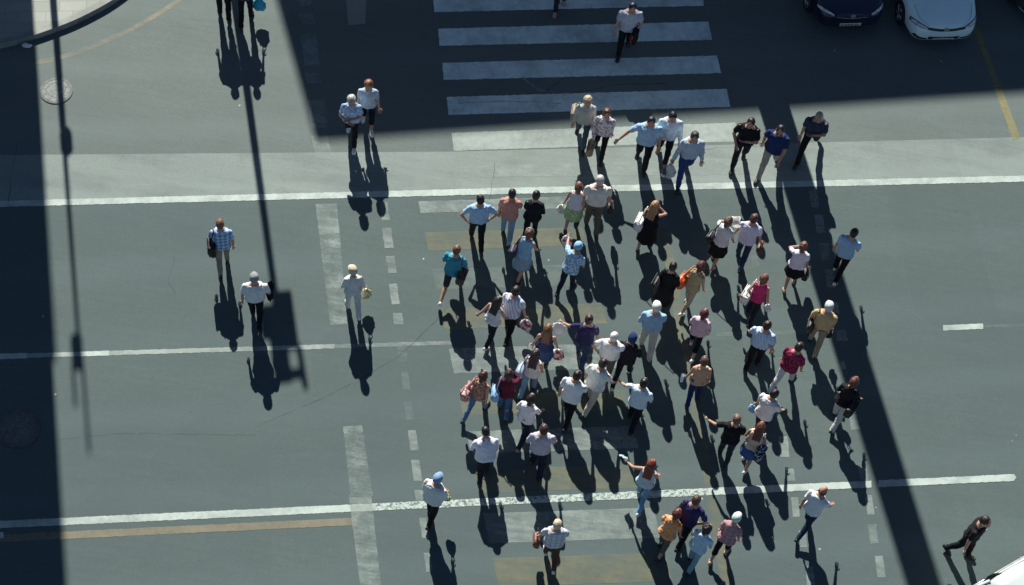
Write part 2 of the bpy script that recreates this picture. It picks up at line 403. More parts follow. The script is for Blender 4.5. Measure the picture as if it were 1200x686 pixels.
    if sp.get('band'):
        bm = bmesh.new(); tube(bm, [Hd((.088*math.cos(t_), .02, .135+.115*math.sin(t_))) for t_ in [math.pi*i/12 for i in range(13)]], .010*k, 6); from_bm('hair_band', bm, fabric(sp['band']), root, True)
    # ---------- clothes
    kind, tc, *pt = sp['top']; mat = fabric(tc, *pt)
    tz = 1.455 if sex == 'm' else 1.42
    hem = {'tucked': .955, 'untucked': .86}.get(sp.get('hem', 'untucked'), .9)
    bm = bmesh.new(); fl = .020 if sp.get('hem') != 'tucked' else .030
    rr = torso_rings(hem, tz, .019 if kind != 'tank' else .012, fl); rings(bm, rr)
    for A in arms:
        if kind == 'tank': capsule(bm, T((A['s']*.10, 0, 1.37)), T((A['s']*.105, 0, tz+.012)), .035*k, .026*k); continue
        ell(bm, A['S']+Vector((0, 0, -.005)), (.066*k*aw,)*3, None, 1)
        if kind == 'tee': capsule(bm, A['S'], A['S'].lerp(A['E'], .62), .064*k*aw, .066*k*aw)
        else:
            capsule(bm, A['S'], A['E'], .064*k*aw, .054*k*aw); capsule(bm, A['E'], A['E'].lerp(A['W'], .95), .055*k*aw, .042*k*aw)
    if kind in ('shirt', 'jacket', 'tee'):
        rings(bm, [[T((rx*math.cos(t_*math.pi/8), ry*math.sin(t_*math.pi/8)+.004, z)) for t_ in range(16)] for z, rx, ry in ((tz-.05, .10, .085), (tz+.02, .078, .076), (tz+(.045 if kind != 'tee' else .028), .071, .070))])
    me = remesh(bm, .0145*k, 3, .5); wrinkle(me, .017*k, 8, hx, (1, 1, .7)); wrinkle(me, .009*k, 19, hy)
    link('jacket' if kind == 'jacket' else 'top' if kind == 'tank' else 'shirt', me, mat, root)
    bk, bc, *bp = sp['bot']; mat = fabric(bc, *bp)
    if bk in ('trousers', 'shorts', 'cropped'):
        bm = bmesh.new(); rings(bm, torso_rings(.845, 1.0, .012)); wd = sp.get('wide', 1.0)
        for s, hip, kn, an, fd, fu in legs:
            capsule(bm, hip+Vector((0, 0, -.01)), kn, .096*k*lw, .070*k*wd*lw)
            if bk == 'trousers': capsule(bm, kn, an-fu*.015*k, .070*k*wd*lw, .057*k*wd)
            elif bk == 'cropped': capsule(bm, kn, kn.lerp(an, .45), .070*k*lw, .066*k)
        me = remesh(bm, .0145*k, 3, .5); wrinkle(me, .013*k, 10, hy, (1, 1, .8)); link('shorts' if bk == 'shorts' else 'trousers', me, mat, root)
    else:
        zl = {'mini': .58, 'skirt': .46, 'long': .30}[bk]; bm = bmesh.new(); rs = []
        fk = (legs[0][2].y+legs[1][2].y)/2; sp_ = abs(legs[0][2].y-legs[1][2].y)/2
        z1 = 1.02
        for i in range(9):
            f = i/8; z = z1+(zl-z1)*f; q = T((0, 0, max(z, .86))) if z > .86 else Vector((0, 0, 0))
            c_ = q.copy() if z > .86 else Vector((0, T((0, 0, .86)).y+(fk-T((0, 0, .86)).y)*min(1, (.86-z)/.4), (zp-.90+z)*k))
            rx = (.155+.03*min(1, f*3)+.06*f)*k; ry = (.115+.02*min(1, f*3)+.05*f)*k+sp_*.75*f
            rs.append([c_+Vector((rx*(1+.05*f*math.sin(7*t_*math.pi/14+hx))*math.cos(t_*math.pi/14), ry*(1+.05*f*math.sin(7*t_*math.pi/14+hx))*math.sin(t_*math.pi/14), 0)) for t_ in range(28)])
        rings(bm, rs); from_bm('skirt', bm, mat, root, True)
    shoe = simple('shoe_%s' % sp.get('shoe', 'black'), {'black': (.012, .012, .013), 'white': (.75, .75, .73), 'brown': (.07, .035, .02), 'sand': (.42, .30, .22)}[sp.get('shoe', 'black')], .5)
    for s, hip, kn, an, fd, fu in legs:
        bm = bmesh.new(); sd = fd.cross(fu).normalized(); rs = []
        for y, wd, ht in ((-.075, .020, .050), (-.065, .034, .075), (-.02, .037, .088), (.04, .039, .078), (.11, .046, .058), (.155, .042, .045), (.185, .022, .028)):
            rs.append([an+(fd*y+sd*wd*cx_+fu*(-.078+ht*cz))*k for cx_, cz in ((-1, 0), (-1.05, .3), (-.8, .75), (-.35, 1), (.35, 1), (.8, .75), (1.05, .3), (1, 0))])
        rings(bm, rs); from_bm('shoe', bm, shoe, root, True)
    if sp.get('belt'):
        bm = bmesh.new(); r1 = torso_rings(.955, .99, .034); rings(bm, [r1[0], r1[-1]]); from_bm('belt', bm, simple('belt', (.02, .014, .01), .4), root)
    if sp.get('glasses'):
        bm = bmesh.new()
        for s in (-1, 1): ell(bm, Hd((s*.034, .106, .128)), (.024*k, .008*k, .017*k), HR, 1); tube(bm, [Hd((s*.055, .10, .135)), Hd((s*.08, .02, .13))], .004*k, 5)
        from_bm('sunglasses', bm, simple('lens', (.01, .01, .012), .15), root, True)
    if sp.get('chest'):      # printed emblem on the chest
        bm = bmesh.new()
        tor = torso_rings(1.20, 1.34, .027)
        fr_ = [Vector((sum(p.x for p in r_)/len(r_), max(p.y for p in r_), r_[0].z)) for r_ in tor]
        c_ = fr_[-1]; ell(bm, c_+Vector((.0, -.006, .0)), (.065*k, .022*k, .060*k), None, 2); from_bm('shirt_emblem', bm, fabric(sp['chest']), root, True)
    # ---------- things carried: objects of their own
    RM = Matrix.Translation(g0) @ Matrix.Rotation(head_ang-math.pi/2, 4, 'Z')
    for it in sp.get('items', ()):
        knd, where, lab, *arg = it
        A = arms[0] if where in ('L', 'Ls') else arms[1]
        hand = A['W']+A['d']*.09*k+A['n']*.02*k
        if knd in ('handbag', 'shoulder_bag', 'backpack'):
            ITEM[knd](RM, T, A, hand, lab, k, where, *arg)
        else: ITEM[knd](RM, hand, A, lab, *arg)
    return root

# ------------------------------------------------------------------ carried things (their own top-level objects)
def place(o, RM, lab, cat, grp=None):
    o.matrix_world = RM; tag(o, lab, cat, grp); return o
def crumple(me, amp, f, seed):
    wrinkle(me, amp, f, seed)
def plastic_bag(RM, hand, A, lab, c=(.80, .82, .82), size=1.0, mixc=None):
    bm = bmesh.new(); rs = []; sd = A['s']
    o0 = Vector((hand.x+sd*.03, hand.y, hand.z-.10))
    for z, rx, ry in ((0, .035, .02), (-.05, .075, .04), (-.14, .125, .075), (-.24, .145, .10), (-.32, .125, .09), (-.35, .07, .05)):
        rs.append([o0+Vector((rx*size*math.cos(t_*math.pi/12)*(1+.10*math.sin(5*t_+z*30)), ry*size*math.sin(t_*math.pi/12)*(1+.1*math.sin(3*t_-z*20)), z*size)) for t_ in range(24)])
    rings(bm, rs); bmesh.ops.recalc_face_normals(bm, faces=bm.faces)
    bmesh.ops.subdivide_edges(bm, edges=bm.edges, cuts=1, use_grid_fill=True)
    me = bpy.data.meshes.new('plastic_bag'); bm.to_mesh(me); bm.free(); wrinkle(me, .022, 14, hand.x*10+hand.z); wrinkle(me, .008, 40, hand.y)
    t = simple('bagfilm_%.2f_%.2f_%.2f' % c, c, .4, var=.1, spec=.4)
    if mixc:
        key = 'bagprint_%.2f' % mixc[0]
        if key not in _mc:
            n_ = NT(key); v = n_.coord(); n_.base(n_.mix(n_.ramp(n_.noise(v, 7, 2), .48, .54), c, mixc)); n_.b.inputs['Roughness'].default_value = .4; _mc[key] = n_.m
        t = _mc[key]
    o = link('plastic_bag', me, t, None, True)
    bm = bmesh.new()
    for s in (-1, 1): tube(bm, [o0+Vector((s*.03*size, 0, -.02)), o0+Vector((s*.035, 0, .05)), hand+Vector((s*.012, 0, .0)), hand+Vector((0, 0, .012))], [.012, .009, .008, .008], 6)
    from_bm('handle', bm, t, o, True); place(o, RM, lab, 'plastic bag', 'bags carried by the pedestrians')
def bagmesh(bm, c, s, rz):
    box(bm, c, s, rz, bevel=min(s)*.35)
def handbag(RM, T, A, hand, lab, k, where, c=(.02, .02, .02), size=1.0, pat=None, c2=None):
    # hangs from the shoulder or the hand
    sd = A['s']; sh = where.endswith('s')
    P0 = (T((sd*.23, -.09, .95)) if sh else Vector((hand.x+sd*.02, hand.y, hand.z-.24*size)))
    bm = bmesh.new(); box(bm, P0, (.15*size, .34*size, .26*size), 0, .058*size)
    me = bpy.data.meshes.new('handbag'); bmesh.ops.recalc_face_normals(bm, faces=bm.faces); bmesh.ops.subdivide_edges(bm, edges=bm.edges, cuts=2, use_grid_fill=True); bm.to_mesh(me); bm.free(); wrinkle(me, .026, 10, P0.y*9)
    m = fabric(c, pat, c2) if pat else simple('leather_%.2f_%.2f_%.2f' % c, c, .5, var=.2, bump=.3)
    o = link('handbag', me, m, None, True)
    bm = bmesh.new(); top = P0+Vector((0, 0, .12*size))
    apex = T((sd*.16, 0, 1.475)) if sh else hand+Vector((0, 0, .01))
    tube(bm, [top+Vector((0, -.11*size, 0)), top.lerp(apex, .5)+Vector((sd*.015, -.07*size, 0)), apex+Vector((0, -.02, 0)), apex+Vector((0, .02, 0)), top.lerp(apex, .5)+Vector((sd*.015, .07*size, 0)), top+Vector((0, .11*size, 0))], .010, 6)
    from_bm('strap', bm, m, o, True)
    bm = bmesh.new(); box(bm, P0+Vector((sd*.078*size, 0, .05*size)), (.014, .30*size, .13*size), 0, .005); from_bm('flap', bm, m, o)
    place(o, RM, lab, 'bag', 'bags carried by the pedestrians')
def shoulder_bag(RM, T, A, hand, lab, k, where, c=(.02, .02, .02), size=1.0, pat=None, c2=None):
    handbag(RM, T, A, hand, lab, k, 'Ls' if A['s'] < 0 else 'Rs', c, size, pat, c2)
def backpack(RM, T, A, hand, lab, k, where, c=(.02, .02, .02), size=1.0, dx=0.0):
    P = T((dx, -.20, 1.22)); bm = bmesh.new(); box(bm, P, (.28*size, .15*size, .38*size), 0, .05)
    bmesh.ops.recalc_face_normals(bm, faces=bm.faces); bmesh.ops.subdivide_edges(bm, edges=bm.edges, cuts=1, use_grid_fill=True)
    me = bpy.data.meshes.new('backpack'); bm.to_mesh(me); bm.free(); wrinkle(me, .012, 9, P.z*5); m = fabric(c)
    o = link('backpack', me, m, None, True)
    bm = bmesh.new(); box(bm, P+Vector((0, -.09*size, -.07)), (.22*size, .06, .18*size), 0, .025); from_bm('pocket', bm, m, o, True)
    for s in (-1, 1):
        bm = bmesh.new(); tube(bm, [P+Vector((s*.09, .06, .16)), T((s*.115, -.02, 1.50)), T((s*.125, .10, 1.40)), T((s*.14, .13, 1.25)), T((s*.16, -.10, 1.08))], .016, 6); from_bm('strap', bm, m, o, True)
    place(o, RM, lab, 'backpack', 'bags carried by the pedestrians')
def paper(RM, hand, A, lab, c=(.80, .80, .78), w_=.22, h_=.30):
    bm = bmesh.new(); vs = []; up = Vector((0, 0, 1))
    for j in range(4):
        row = []
        for i in range(5):
            u = i/4-.5; q = hand+A['d']*(.02+j/3*h_)+A['side']*u*w_+A['n']*(.035*math.cos(u*5)+.02*math.sin(j*2.1))
            row.append(bm.verts.new(q))
        vs.append(row)
    for j in range(3):
        for i in range(4): bm.faces.new((vs[j][i], vs[j][i+1], vs[j+1][i+1], vs[j+1][i]))
    bmesh.ops.solidify(bm, geom=list(bm.faces), thickness=.006)
    o = from_bm('folded_paper', bm, simple('newsprint_%.2f_%.2f' % (c[0], c[2]), c, .7, var=.15, scale=30), None, True); place(o, RM, lab, 'paper')
def draped(RM, hand, A, lab, c=(.012, .013, .016), name='folded_jacket', size=1.0, c2=None, pat=None):
    bm = bmesh.new(); p = A['W'].lerp(A['E'], .15); ax = A['d']; rs = []
    for z, rx, ry in ((.07, .10, .035), (.055, .14, .07), (-.06, .15, .085), (-.20, .14, .08), (-.34, .12, .06), (-.42, .085, .03)):
        rs.append([p+Vector((ry*size*math.cos(t_*math.pi/12)*(1+.15*math.sin(4*t_*math.pi/12+z*9)), rx*size*math.sin(t_*math.pi/12)*(1+.12*math.cos(5*t_*math.pi/12)), z*size)) for t_ in range(24)])
    rings(bm, rs); bmesh.ops.recalc_face_normals(bm, faces=bm.faces)
    me = bpy.data.meshes.new(name); bm.to_mesh(me); bm.free(); wrinkle(me, .015, 11, p.x*10)
    o = link(name, me, fabric(c, pat, c2), None, True); place(o, RM, lab, 'folded jacket' if 'jacket' in name else 'scarf' if 'scarf' in name else 'bag')
def ball(RM, hand, A, lab, c=(.03, .36, .56), r_=.20):
    bm = bmesh.new(); P = hand+Vector((A['s']*.05, .03, -r_*.8)); rs = []
    for i in range(1, 16):
        t_ = math.pi*i/16; rs.append([P+Vector((r_*math.sin(t_)*math.cos(q*math.pi/14), r_*math.sin(t_)*math.sin(q*math.pi/14), -r_*math.cos(t_)*1.05)) for q in range(28)])
    rings(bm, rs); o = from_bm('balloon', bm, simple('balloon_film', c, .35, var=.1, spec=.5), None, True)
    bm = bmesh.new(); tube(bm, [P+Vector((0, 0, r_*1.0)), P+Vector((0, 0, r_*1.12)), hand], [.012, .007, .004], 6); from_bm('string', bm, simple('string', (.5, .5, .48), .8), o)
    place(o, RM, lab, 'balloon')
ITEM = dict(plastic_bag=plastic_bag, handbag=handbag, shoulder_bag=shoulder_bag, backpack=backpack, paper=paper, draped=draped, ball=ball)
NAVY = (.015, .02, .045); DK = (.010, .011, .014); JEAN = (.10, .19, .32); LJEAN = (.24, .36, .48); DJEAN = (.022, .045, .11); KHAKI = (.34, .30, .22)
WH = (.74, .76, .78); SKYB = (.36, .56, .76); PALEB = (.56, .68, .80); BEIGE = (.52, .44, .33); CREAM = (.74, .70, .62); OLIVE = (.10, .09, .06)
PEOPLE = [
 # ---- top of the picture
 dict(p=(259, -40, 92, 'm', 1.76), top=('tee', DK), bot=('trousers', DK), st=.25, label='person in black trousers at the top edge, left neighbour of the turquoise bag carrier'),
 dict(p=(286, -30, 84, 'f', 1.66), top=('tee', (.05, .06, .09)), bot=('trousers', DK), st=.45, lead=1, Rr='carry', label='person at the top edge in black leggings carrying a turquoise bag',
      items=[('plastic_bag', 'R', 'turquoise blue carrier bag cut off by the top edge of the picture', (.03, .38, .58), 1.05)]),
 dict(p=(412, 117, 262, 'f', 1.66), hair=('bob', GREY), top=('tee', (.30, .44, .66), 'print', (.55, .68, .82)), bot=('trousers', DK), shoe='white', L='front', Rr='front', st=.6, lead=-1, label='grey haired person in light blue shirt and white shoes with forearms folded in front'),
 dict(p=(432, 100, 268, 'f', 1.66), hair=('bob', (.20, .08, .035)), top=('tee', (.42, .50, .58)), bot=('cropped', DK), shoe='white', L='carry', Rr='hang', st=.4, label='auburn haired woman in grey blue top just behind the grey haired person'),
 dict(p=(664, -41, 268, 'f', 1.70), top=('tee', (.1, .1, .12)), bot=('trousers', (.03, .035, .05)), shoe='sand', st=.4, label='person on the zebra crossing of whom only lower legs and pale shoes show'),
 dict(p=(741, 9, 266, 'm', 1.74), hair=('short', BLACK), top=('tee', (.46, .50, .60)), bot=('trousers', DK), L='bend', Rr='hang', st=.5, fat=1.1, label='man in pale lilac polo shirt walking on the shaded zebra holding something red',
      items=[('draped', 'L', 'dark jacket draped over the forearm of the man in lilac polo', (.015, .016, .022)), ('paper', 'L', 'small red packet held by the man in lilac polo on the zebra', (.45, .03, .03), .10, .10)]),
 dict(p=(689, 118, 262, 'f', 1.70), hair=('bob', (.45, .36, .24)), top=('shirt', (.42, .44, .42)), bot=('trousers', (.055, .085, .13), 'denim'), st=.6, lead=-1, Rr='hang', L='hang', label='blond woman in grey top and jeans with a beige shoulder bag near the zebra end',
      items=[('shoulder_bag', 'R', 'beige shoulder bag on the arm of the blond woman in grey', (.28, .22, .16), .95)]),
 dict(p=(711, 133, 260, 'f', 1.66), hair=('bob', AUBURN), top=('shirt', (.72, .70, .74), 'print', (.30, .20, .24)), bot=('trousers', DK), st=.5, lead=-1, label='auburn woman in white top with patterned open shirt carrying a tan tote bag',
      items=[('handbag', 'R', 'tan tote bag hanging from the hand of the auburn woman in patterned shirt', (.27, .21, .15), 1.0)]),
 dict(p=(763, 143, 262, 'm', 1.76), hair=('short', BLACK), top=('tee', SKYB), bot=('trousers', DK), fat=1.22, Rr='out', L='hang', hem='untucked', st=.45, lead=-1, label='stout man in light blue shirt reaching one arm out sideways'),
 dict(p=(788, 137, 264, 'm', 1.74), hair=('short', BLACK), top=('shirt', (.62, .72, .80)), bot=('trousers', DK), shoe='sand', st=.45, fat=1.06, L='hang', Rr='hang', items=[('draped_tie', 'L', '')][:0], label='dark haired person in long pale blue shirt beside the stout man'),
 dict(p=(814, 159, 272, 'm', 1.80), hair=('short', (.04, .03, .025)), top=('shirt', (.46, .56, .68)), bot=('trousers', (.025, .07, .24)), hem='tucked', st=.7, lead=1, L='hang', Rr='carry', label='man in pale blue shirt tucked into bright blue trousers',
      items=[('plastic_bag', 'R', 'white plastic bag with dark print carried by the man in blue trousers', (.66, .74, .78), 1.15, (.05, .07, .09))]),
 dict(p=(880, 144, 262, 'm', 1.74), hair=('short', BLACK), top=('tee', DK), bot=('trousers', (.016, .018, .024)), L='cross', Rr='bend', st=.5, label='young man in black shirt and black trousers with one arm across his chest'),
 dict(p=(915, 151, 250, 'm', 1.78), hair=('short', BLACK), top=('tee', (.022, .040, .13)), bot=('trousers', (.45, .41, .34)), glasses=True, fat=1.08, st=.8, lead=1, look=10, label='man in dark blue polo, khaki trousers and dark sunglasses'),
 dict(p=(961, 134, 252, 'm', 1.74), hair=('short', (.40, .34, .26)), top=('tee', (.035, .05, .09)), bot=('trousers', DK), lean=12, st=1.15, lead=1, L='front', Rr='hang', label='grey blond man in dark navy shirt striding out beside the broad shadow band'),
 # ---- left side
 dict(p=(258, 265, 95, 'm', 1.74), hair=('short', (.16, .08, .05)), top=('tee', (.10, .25, .50), 'plaid', (.55, .70, .85)), bot=('trousers', (.26, .24, .20)), st=.55, lead=1, label='man in blue checked shirt and khaki trousers, leftmost person in the open road',
      items=[('shoulder_bag', 'L', 'black shoulder bag at the hip of the man in blue checks', (.008, .008, .010), 1.15)]),
 dict(p=(298, 329, 86, 'm', 1.74), hair=('short', GREY), hat=('cap', (.30, .32, .33)), top=('tee', WH), bot=('trousers', DK), fat=1.15, hem='tucked', Rr='bag', st=.5, lead=-1, label='stout man in grey cap, white shirt and black trousers alone in the left lane',
      items=[('draped', 'R', 'black jacket hanging from the arm of the stout man in grey cap', (.008, .008, .010))]),
 dict(p=(414, 320, 100, 'f', 1.66), hair=('short', BLOND), hat=('cap', (.62, .56, .42)), top=('shirt', (.72, .73, .72)), bot=('trousers', (.62, .63, .62)), L='bend', Rr='carry', wide=1.15, shoe='white', st=.45, label='person in white clothes and straw coloured cap with a yellow bag',
      items=[('plastic_bag', 'R', 'yellow and white plastic bag held by the person in white', (.80, .76, .58), .9, (.62, .46, .04))]),
 # ---- crowd, first rows
 dict(p=(563, 236, 93, 'm', 1.76), hair=('short', BLACK), top=('tee', SKYB), bot=('trousers', DK), fat=1.15, L='akimbo', Rr='akimbo', hem='tucked', st=.6, lead=-1, label='dark haired man in light blue shirt seen from behind, first of the row of three'),
 dict(p=(600, 229, 84, 'm', 1.72), hair=('short', BLACK), top=('tee', (.55, .27, .22)), bot=('trousers', LJEAN, 'denim'), lean=8, st=.55, lead=-1, label='person in salmon pink top and light blue jeans seen from behind'),
 dict(p=(628, 231, 80, 'f', 1.72), hair=('short', BLACK), top=('shirt', (.012, .014, .019)), bot=('trousers', DK), lean=8, Rr='bend', st=.5, lead=1, label='person dressed all in black walking beside the salmon pink top'),
 dict(p=(620, 274, 62, 'f', 1.64), hair=('bob', (.13, .055, .03)), band=(.75, .74, .72), top=('tank', (.26, .46, .64)), bot=('skirt', LJEAN, 'denim'), lean=14, L='carry', st=.6, label='woman with pale hair band, light blue top and denim skirt',
      items=[('shoulder_bag', 'L', 'navy bag slung on the woman with the pale hair band', (.02, .02, .05), .9), ('plastic_bag', 'L', 'small light blue plastic bag carried by the woman in denim skirt', (.22, .40, .58), .7)]),
 dict(p=(678, 221, 75, 'f', 1.62), hair=('bob', (.13, .06, .035)), top=('tank', WH), bot=('skirt', (.30, .50, .22), 'print', (.55, .68, .42)), L='carry', st=.4, label='woman in white tank top and light green skirt',
      items=[('plastic_bag', 'L', 'white plastic bag held by the woman in green skirt', (.80, .80, .78), .75)]),
 dict(p=(703, 214, 92, 'm', 1.72), hair=('short', (.52, .50, .47)), top=('tee', CREAM), bot=('trousers', (.12, .115, .085)), fat=1.2, hem='tucked', st=.4, Rr='carry', label='white haired stout man in cream shirt and olive trousers',
      items=[('handbag', 'R', 'black bag carried by the white haired man in cream', (.01, .01, .012), .8)]),
 dict(p=(767, 243, 70, 'f', 1.68), hair=('long', (.34, .19, .09)), top=('tank', DK), bot=('long', DK), Rr='up', st=.4, label='blond woman in long black dress with a raised arm',
      items=[('shoulder_bag', 'L', 'white shoulder bag on the blond woman in black', (.78, .78, .78), 1.1)]),
 dict(p=(535, 293, 72, 'm', 1.74), hair=('short', (.16, .075, .04)), top=('tee', (.05, .30, .40)), bot=('shorts', (.045, .040, .042)), L='bend', Rr='bend', shoe='white', lean=8, st=1.1, lead=1, label='person in turquoise shirt and dark shorts striding at the left edge of the crowd',
      items=[('shoulder_bag', 'R', 'dark brown bag slung behind the person in turquoise shirt', (.06, .045, .04), 1.15), ('plastic_bag', 'L', 'pale plastic bag held by the person in turquoise', (.66, .68, .60), .8)]),
 dict(p=(677, 290, 62, 'm', 1.64), hair=('short', BROWN), hat=('cap', (.26, .50, .68)), top=('tee', (.20, .44, .62), 'print', (.62, .76, .84)), bot=('trousers', NAVY), lean=22, L='reach', Rr='bend', st=.5, label='person bending forward in light blue cap and blue white patterned shirt',
      items=[('plastic_bag', 'L', 'red and white plastic bag of the person in light blue cap', (.76, .76, .78), .9, (.40, .03, .04))]),
 dict(p=(583, 354, 55, 'f', 1.66), hair=('long', (.016, .011, .010)), top=('tank', WH), bot=('trousers', (.015, .018, .03)), L='back', lean=9, shoe='white', st=.5, label='woman with long dark hair, white top and black trousers beside a striped shirt'),
 dict(p=(604, 343, 68, 'm', 1.78), hair=('short', BLACK), top=('tee', (.70, .76, .84), 'stripe', (.22, .36, .58)), bot=('trousers', DK), lean=8, Rr='carry', st=.6, lead=-1, label='man in blue and white striped shirt and black trousers',
      items=[('plastic_bag', 'R', 'red and white striped bag beside the man in striped shirt', (.70, .62, .64), .95, (.38, .03, .06))]),
 dict(p=(642, 388, 82, 'f', 1.66), hair=('long', (.14, .062, .028)), top=('tank', (.03, .05, .14)), bot=('mini', (.05, .09, .22)), L='carry', Rr='carry', st=.4, label='woman with long brown hair hanging down her back',
      items=[('plastic_bag', 'R', 'white and red plastic bag beside the woman with long brown hair', (.78, .76, .76), .95, (.55, .02, .05)), ('paper', 'L', 'small white packet in the left hand of the long brown haired woman', (.8, .8, .8), .12, .14)]),
 dict(p=(627, 417, 70, 'f', 1.68), hair=('long', (.025, .010, .010)), top=('tank', (.75, .72, .70)), bot=('trousers', LJEAN, 'denim'), Rr='bend', st=.5, lead=1, label='woman with long dark red black hair, white top and pale denim trousers',
      items=[('shoulder_bag', 'L', 'pale denim blue bag at the hip of the woman in pale denim', (.30, .38, .50), .95), ('paper', 'L', 'white folded sheet held by the woman in pale denim', (.8, .8, .8), .14, .14)]),
 dict(p=(690, 376, 78, 'm', 1.74), hair=('short', (.035, .018, .014)), top=('tee', (.030, .030, .095)), bot=('trousers', (.03, .06, .14), 'denim'), L='out', Rr='carry', lean=6, st=.7, lead=-1, label='person in dark violet shirt and blue jeans between white bag and newspaper',
      items=[('plastic_bag', 'L', 'bulky white plastic bag held out by the person in dark violet', (.84, .85, .84), .95), ('paper', 'R', 'folded newspaper hanging from the hand of the person in dark violet', (.62, .68, .70), .20, .34)]),
 dict(p=(719, 397, 76, 'm', 1.72), hair=('short', (.70, .70, .68)), top=('tee', WH), bot=('trousers', (.12, .11, .10)), fat=1.2, hem='tucked', st=.5, L='akimbo', label='white haired man in white shirt and grey brown trousers in the middle of the crowd'),
 dict(p=(741, 398, 72, 'm', 1.72), hair=('short', BLACK), hat=('cap', (.02, .04, .12)), top=('jacket', (.015, .014, .022)), bot=('trousers', DK), L='bend', Rr='bend', shoe='white', lean=8, st=.8, lead=1, label='person in navy blue cap and black jacket with pale collar',
      items=[('draped', 'L', 'white scarf hanging beside the person in navy cap', (.76, .77, .80), 'white_scarf', .38)]),
 dict(p=(769, 363, 88, 'm', 1.80), hair=('short', GREY), hat=('cap', (.74, .73, .68)), top=('shirt', (.32, .52, .70)), bot=('trousers', (.54, .53, .49)), hem='tucked', L='bend', st=.5, lead=-1, fat=1.1, wide=1.2, shoe='sand', label='man in white cap, sky blue shirt and off white trousers'),
 dict(p=(788, 315, 66, 'f', 1.68), hair=('short', BLACK), top=('shirt', (.009, .009, .012)), bot=('long', DK), L='bend', Rr='bend', st=.4, label='woman in black clothes next to the orange bag woman',
      items=[('shoulder_bag', 'L', 'black bag with white packet at the side of the woman in black', (.012, .012, .014), 1.1), ('paper', 'L', 'white packet carried by the woman in black clothes', (.82, .82, .82), .12, .18)]),
 dict(p=(821, 313, 50, 'f', 1.70), hair=('bob', (.085, .018, .022)), top=('tank', (.40, .36, .20)), bot=('cropped', (.46, .38, .28)), lean=12, st=.5, Rr='hang', L='back', shoe='white', label='red haired woman in olive yellow top and beige trousers',
      items=[('shoulder_bag', 'L', 'bright orange shoulder bag on the hip of the red haired woman', (.72, .12, .02), 1.1)]),
 dict(p=(825, 369, 72, 'f', 1.64), hair=('bob', (.085, .014, .020)), top=('tee', (.68, .52, .58)), bot=('cropped', DK), L='bend', Rr='bend', shoe='white', st=.6, label='dark red haired woman in pale pink top and black trousers',
      items=[('plastic_bag', 'R', 'small white plastic bag hanging by the woman in pale pink', (.78, .80, .82), .75)]),
 dict(p=(853, 261, 58, 'f', 1.66), hair=('bob', (.11, .07, .045)), top=('tee', WH), bot=('skirt', DK), L='up', lean=10, st=.4, shoe='sand', label='woman in white shirt and black skirt holding up a sheet of paper',
      items=[('paper', 'L', 'white sheet of paper raised by the woman in black skirt', (.84, .84, .82), .26, .22), ('shoulder_bag', 'L', 'black handbag of the woman with the raised sheet', (.012, .012, .014), .9)]),
 dict(p=(883, 258, 74, 'm', 1.76), hair=('short', (.075, .04, .026)), top=('tee', (.68, .70, .84)), bot=('trousers', DJEAN, 'denim'), lean=7, st=.6, lead=-1, Rr='carry', L='carry', label='man in pale lilac shirt and dark blue jeans',
      items=[('handbag', 'R', 'brown leather bag carried by the man in pale lilac and jeans', (.12, .055, .025), .75)]),
 dict(p=(941, 291, 82, 'f', 1.64), hair=('bob', (.13, .055, .035)), top=('tee', (.72, .73, .84)), bot=('mini', DK), L='up', Rr='carry', st=.4, shoe='sand', label='woman in white lilac shirt and short black skirt with one arm raised',
      items=[('handbag', 'R', 'black handbag carried by the woman with one arm raised', (.012, .012, .014), .9)]),
 dict(p=(1000, 275, 66, 'm', 1.74), hair=('short', BLACK), top=('tee', (.34, .54, .74)), bot=('trousers', DK), lean=8, st=.5, lead=-1, shoe='white', hem='untucked', label='man in light blue shirt and black trousers walking at the right side of the crowd'),
 dict(p=(895, 328, 66, 'f', 1.64), hair=('bob', (.15, .060, .035)), top=('tank', (.62, .045, .17)), bot=('trousers', (.018, .022, .035)), lean=8, L='back', Rr='carry', st=.5, label='auburn woman in bright magenta top',
      items=[('shoulder_bag', 'L', 'cream white bag on the left side of the woman in magenta', (.72, .70, .64), 1.15), ('plastic_bag', 'R', 'small white plastic bag right of the woman in magenta', (.80, .82, .84), .6)]),
 dict(p=(898, 384, 74, 'm', 1.76), hair=('short', (.025, .012, .012)), top=('tee', (.44, .62, .80), 'stripe', (.62, .74, .86)), bot=('trousers', DK), fat=1.15, hem='tucked', st=.4, label='dark haired person in finely striped pale blue shirt near the right of the crowd'),
 dict(p=(971, 362, 80, 'm', 1.76), hair=('short', GREY), hat=('cap', (.60, .62, .62)), top=('tee', (.58, .44, .22)), bot=('trousers', (.32, .28, .20)), fat=1.12, hem='tucked', belt=True, L='bend', Rr='hang', st=.6, lead=-1, label='man in grey cap, sand yellow shirt, khaki trousers and black belt',
      items=[('handbag', 'R', 'small black bag at the right hand of the man in yellow', (.01, .01, .012), .65), ('shoulder_bag', 'L', 'black and tan bag under the left arm of the man in yellow', (.03, .025, .02), .9)]),
 dict(p=(936, 407, 58, 'm', 1.72), hair=('short', (.020, .012, .014)), top=('tee', (.36, .035, .10), 'print', (.08, .012, .03)), bot=('trousers', (.56, .58, .60)), lean=11, st=.9, lead=1, L='hang', Rr='hang', label='person in crimson patterned shirt and whitish trousers',
      items=[]),
 dict(p=(825, 426, 84, 'f', 1.72), hair=('short', (.10, .055, .035)), top=('tank', (.60, .40, .27)), bot=('trousers', (.012, .035, .14)), L='carry', st=.4, skin=(.56, .36, .25), label='person with bare peach coloured back and deep blue trousers',
      items=[('handbag', 'L', 'dark blue bag held by the person with the bare back', (.04, .07, .12), .7)]),
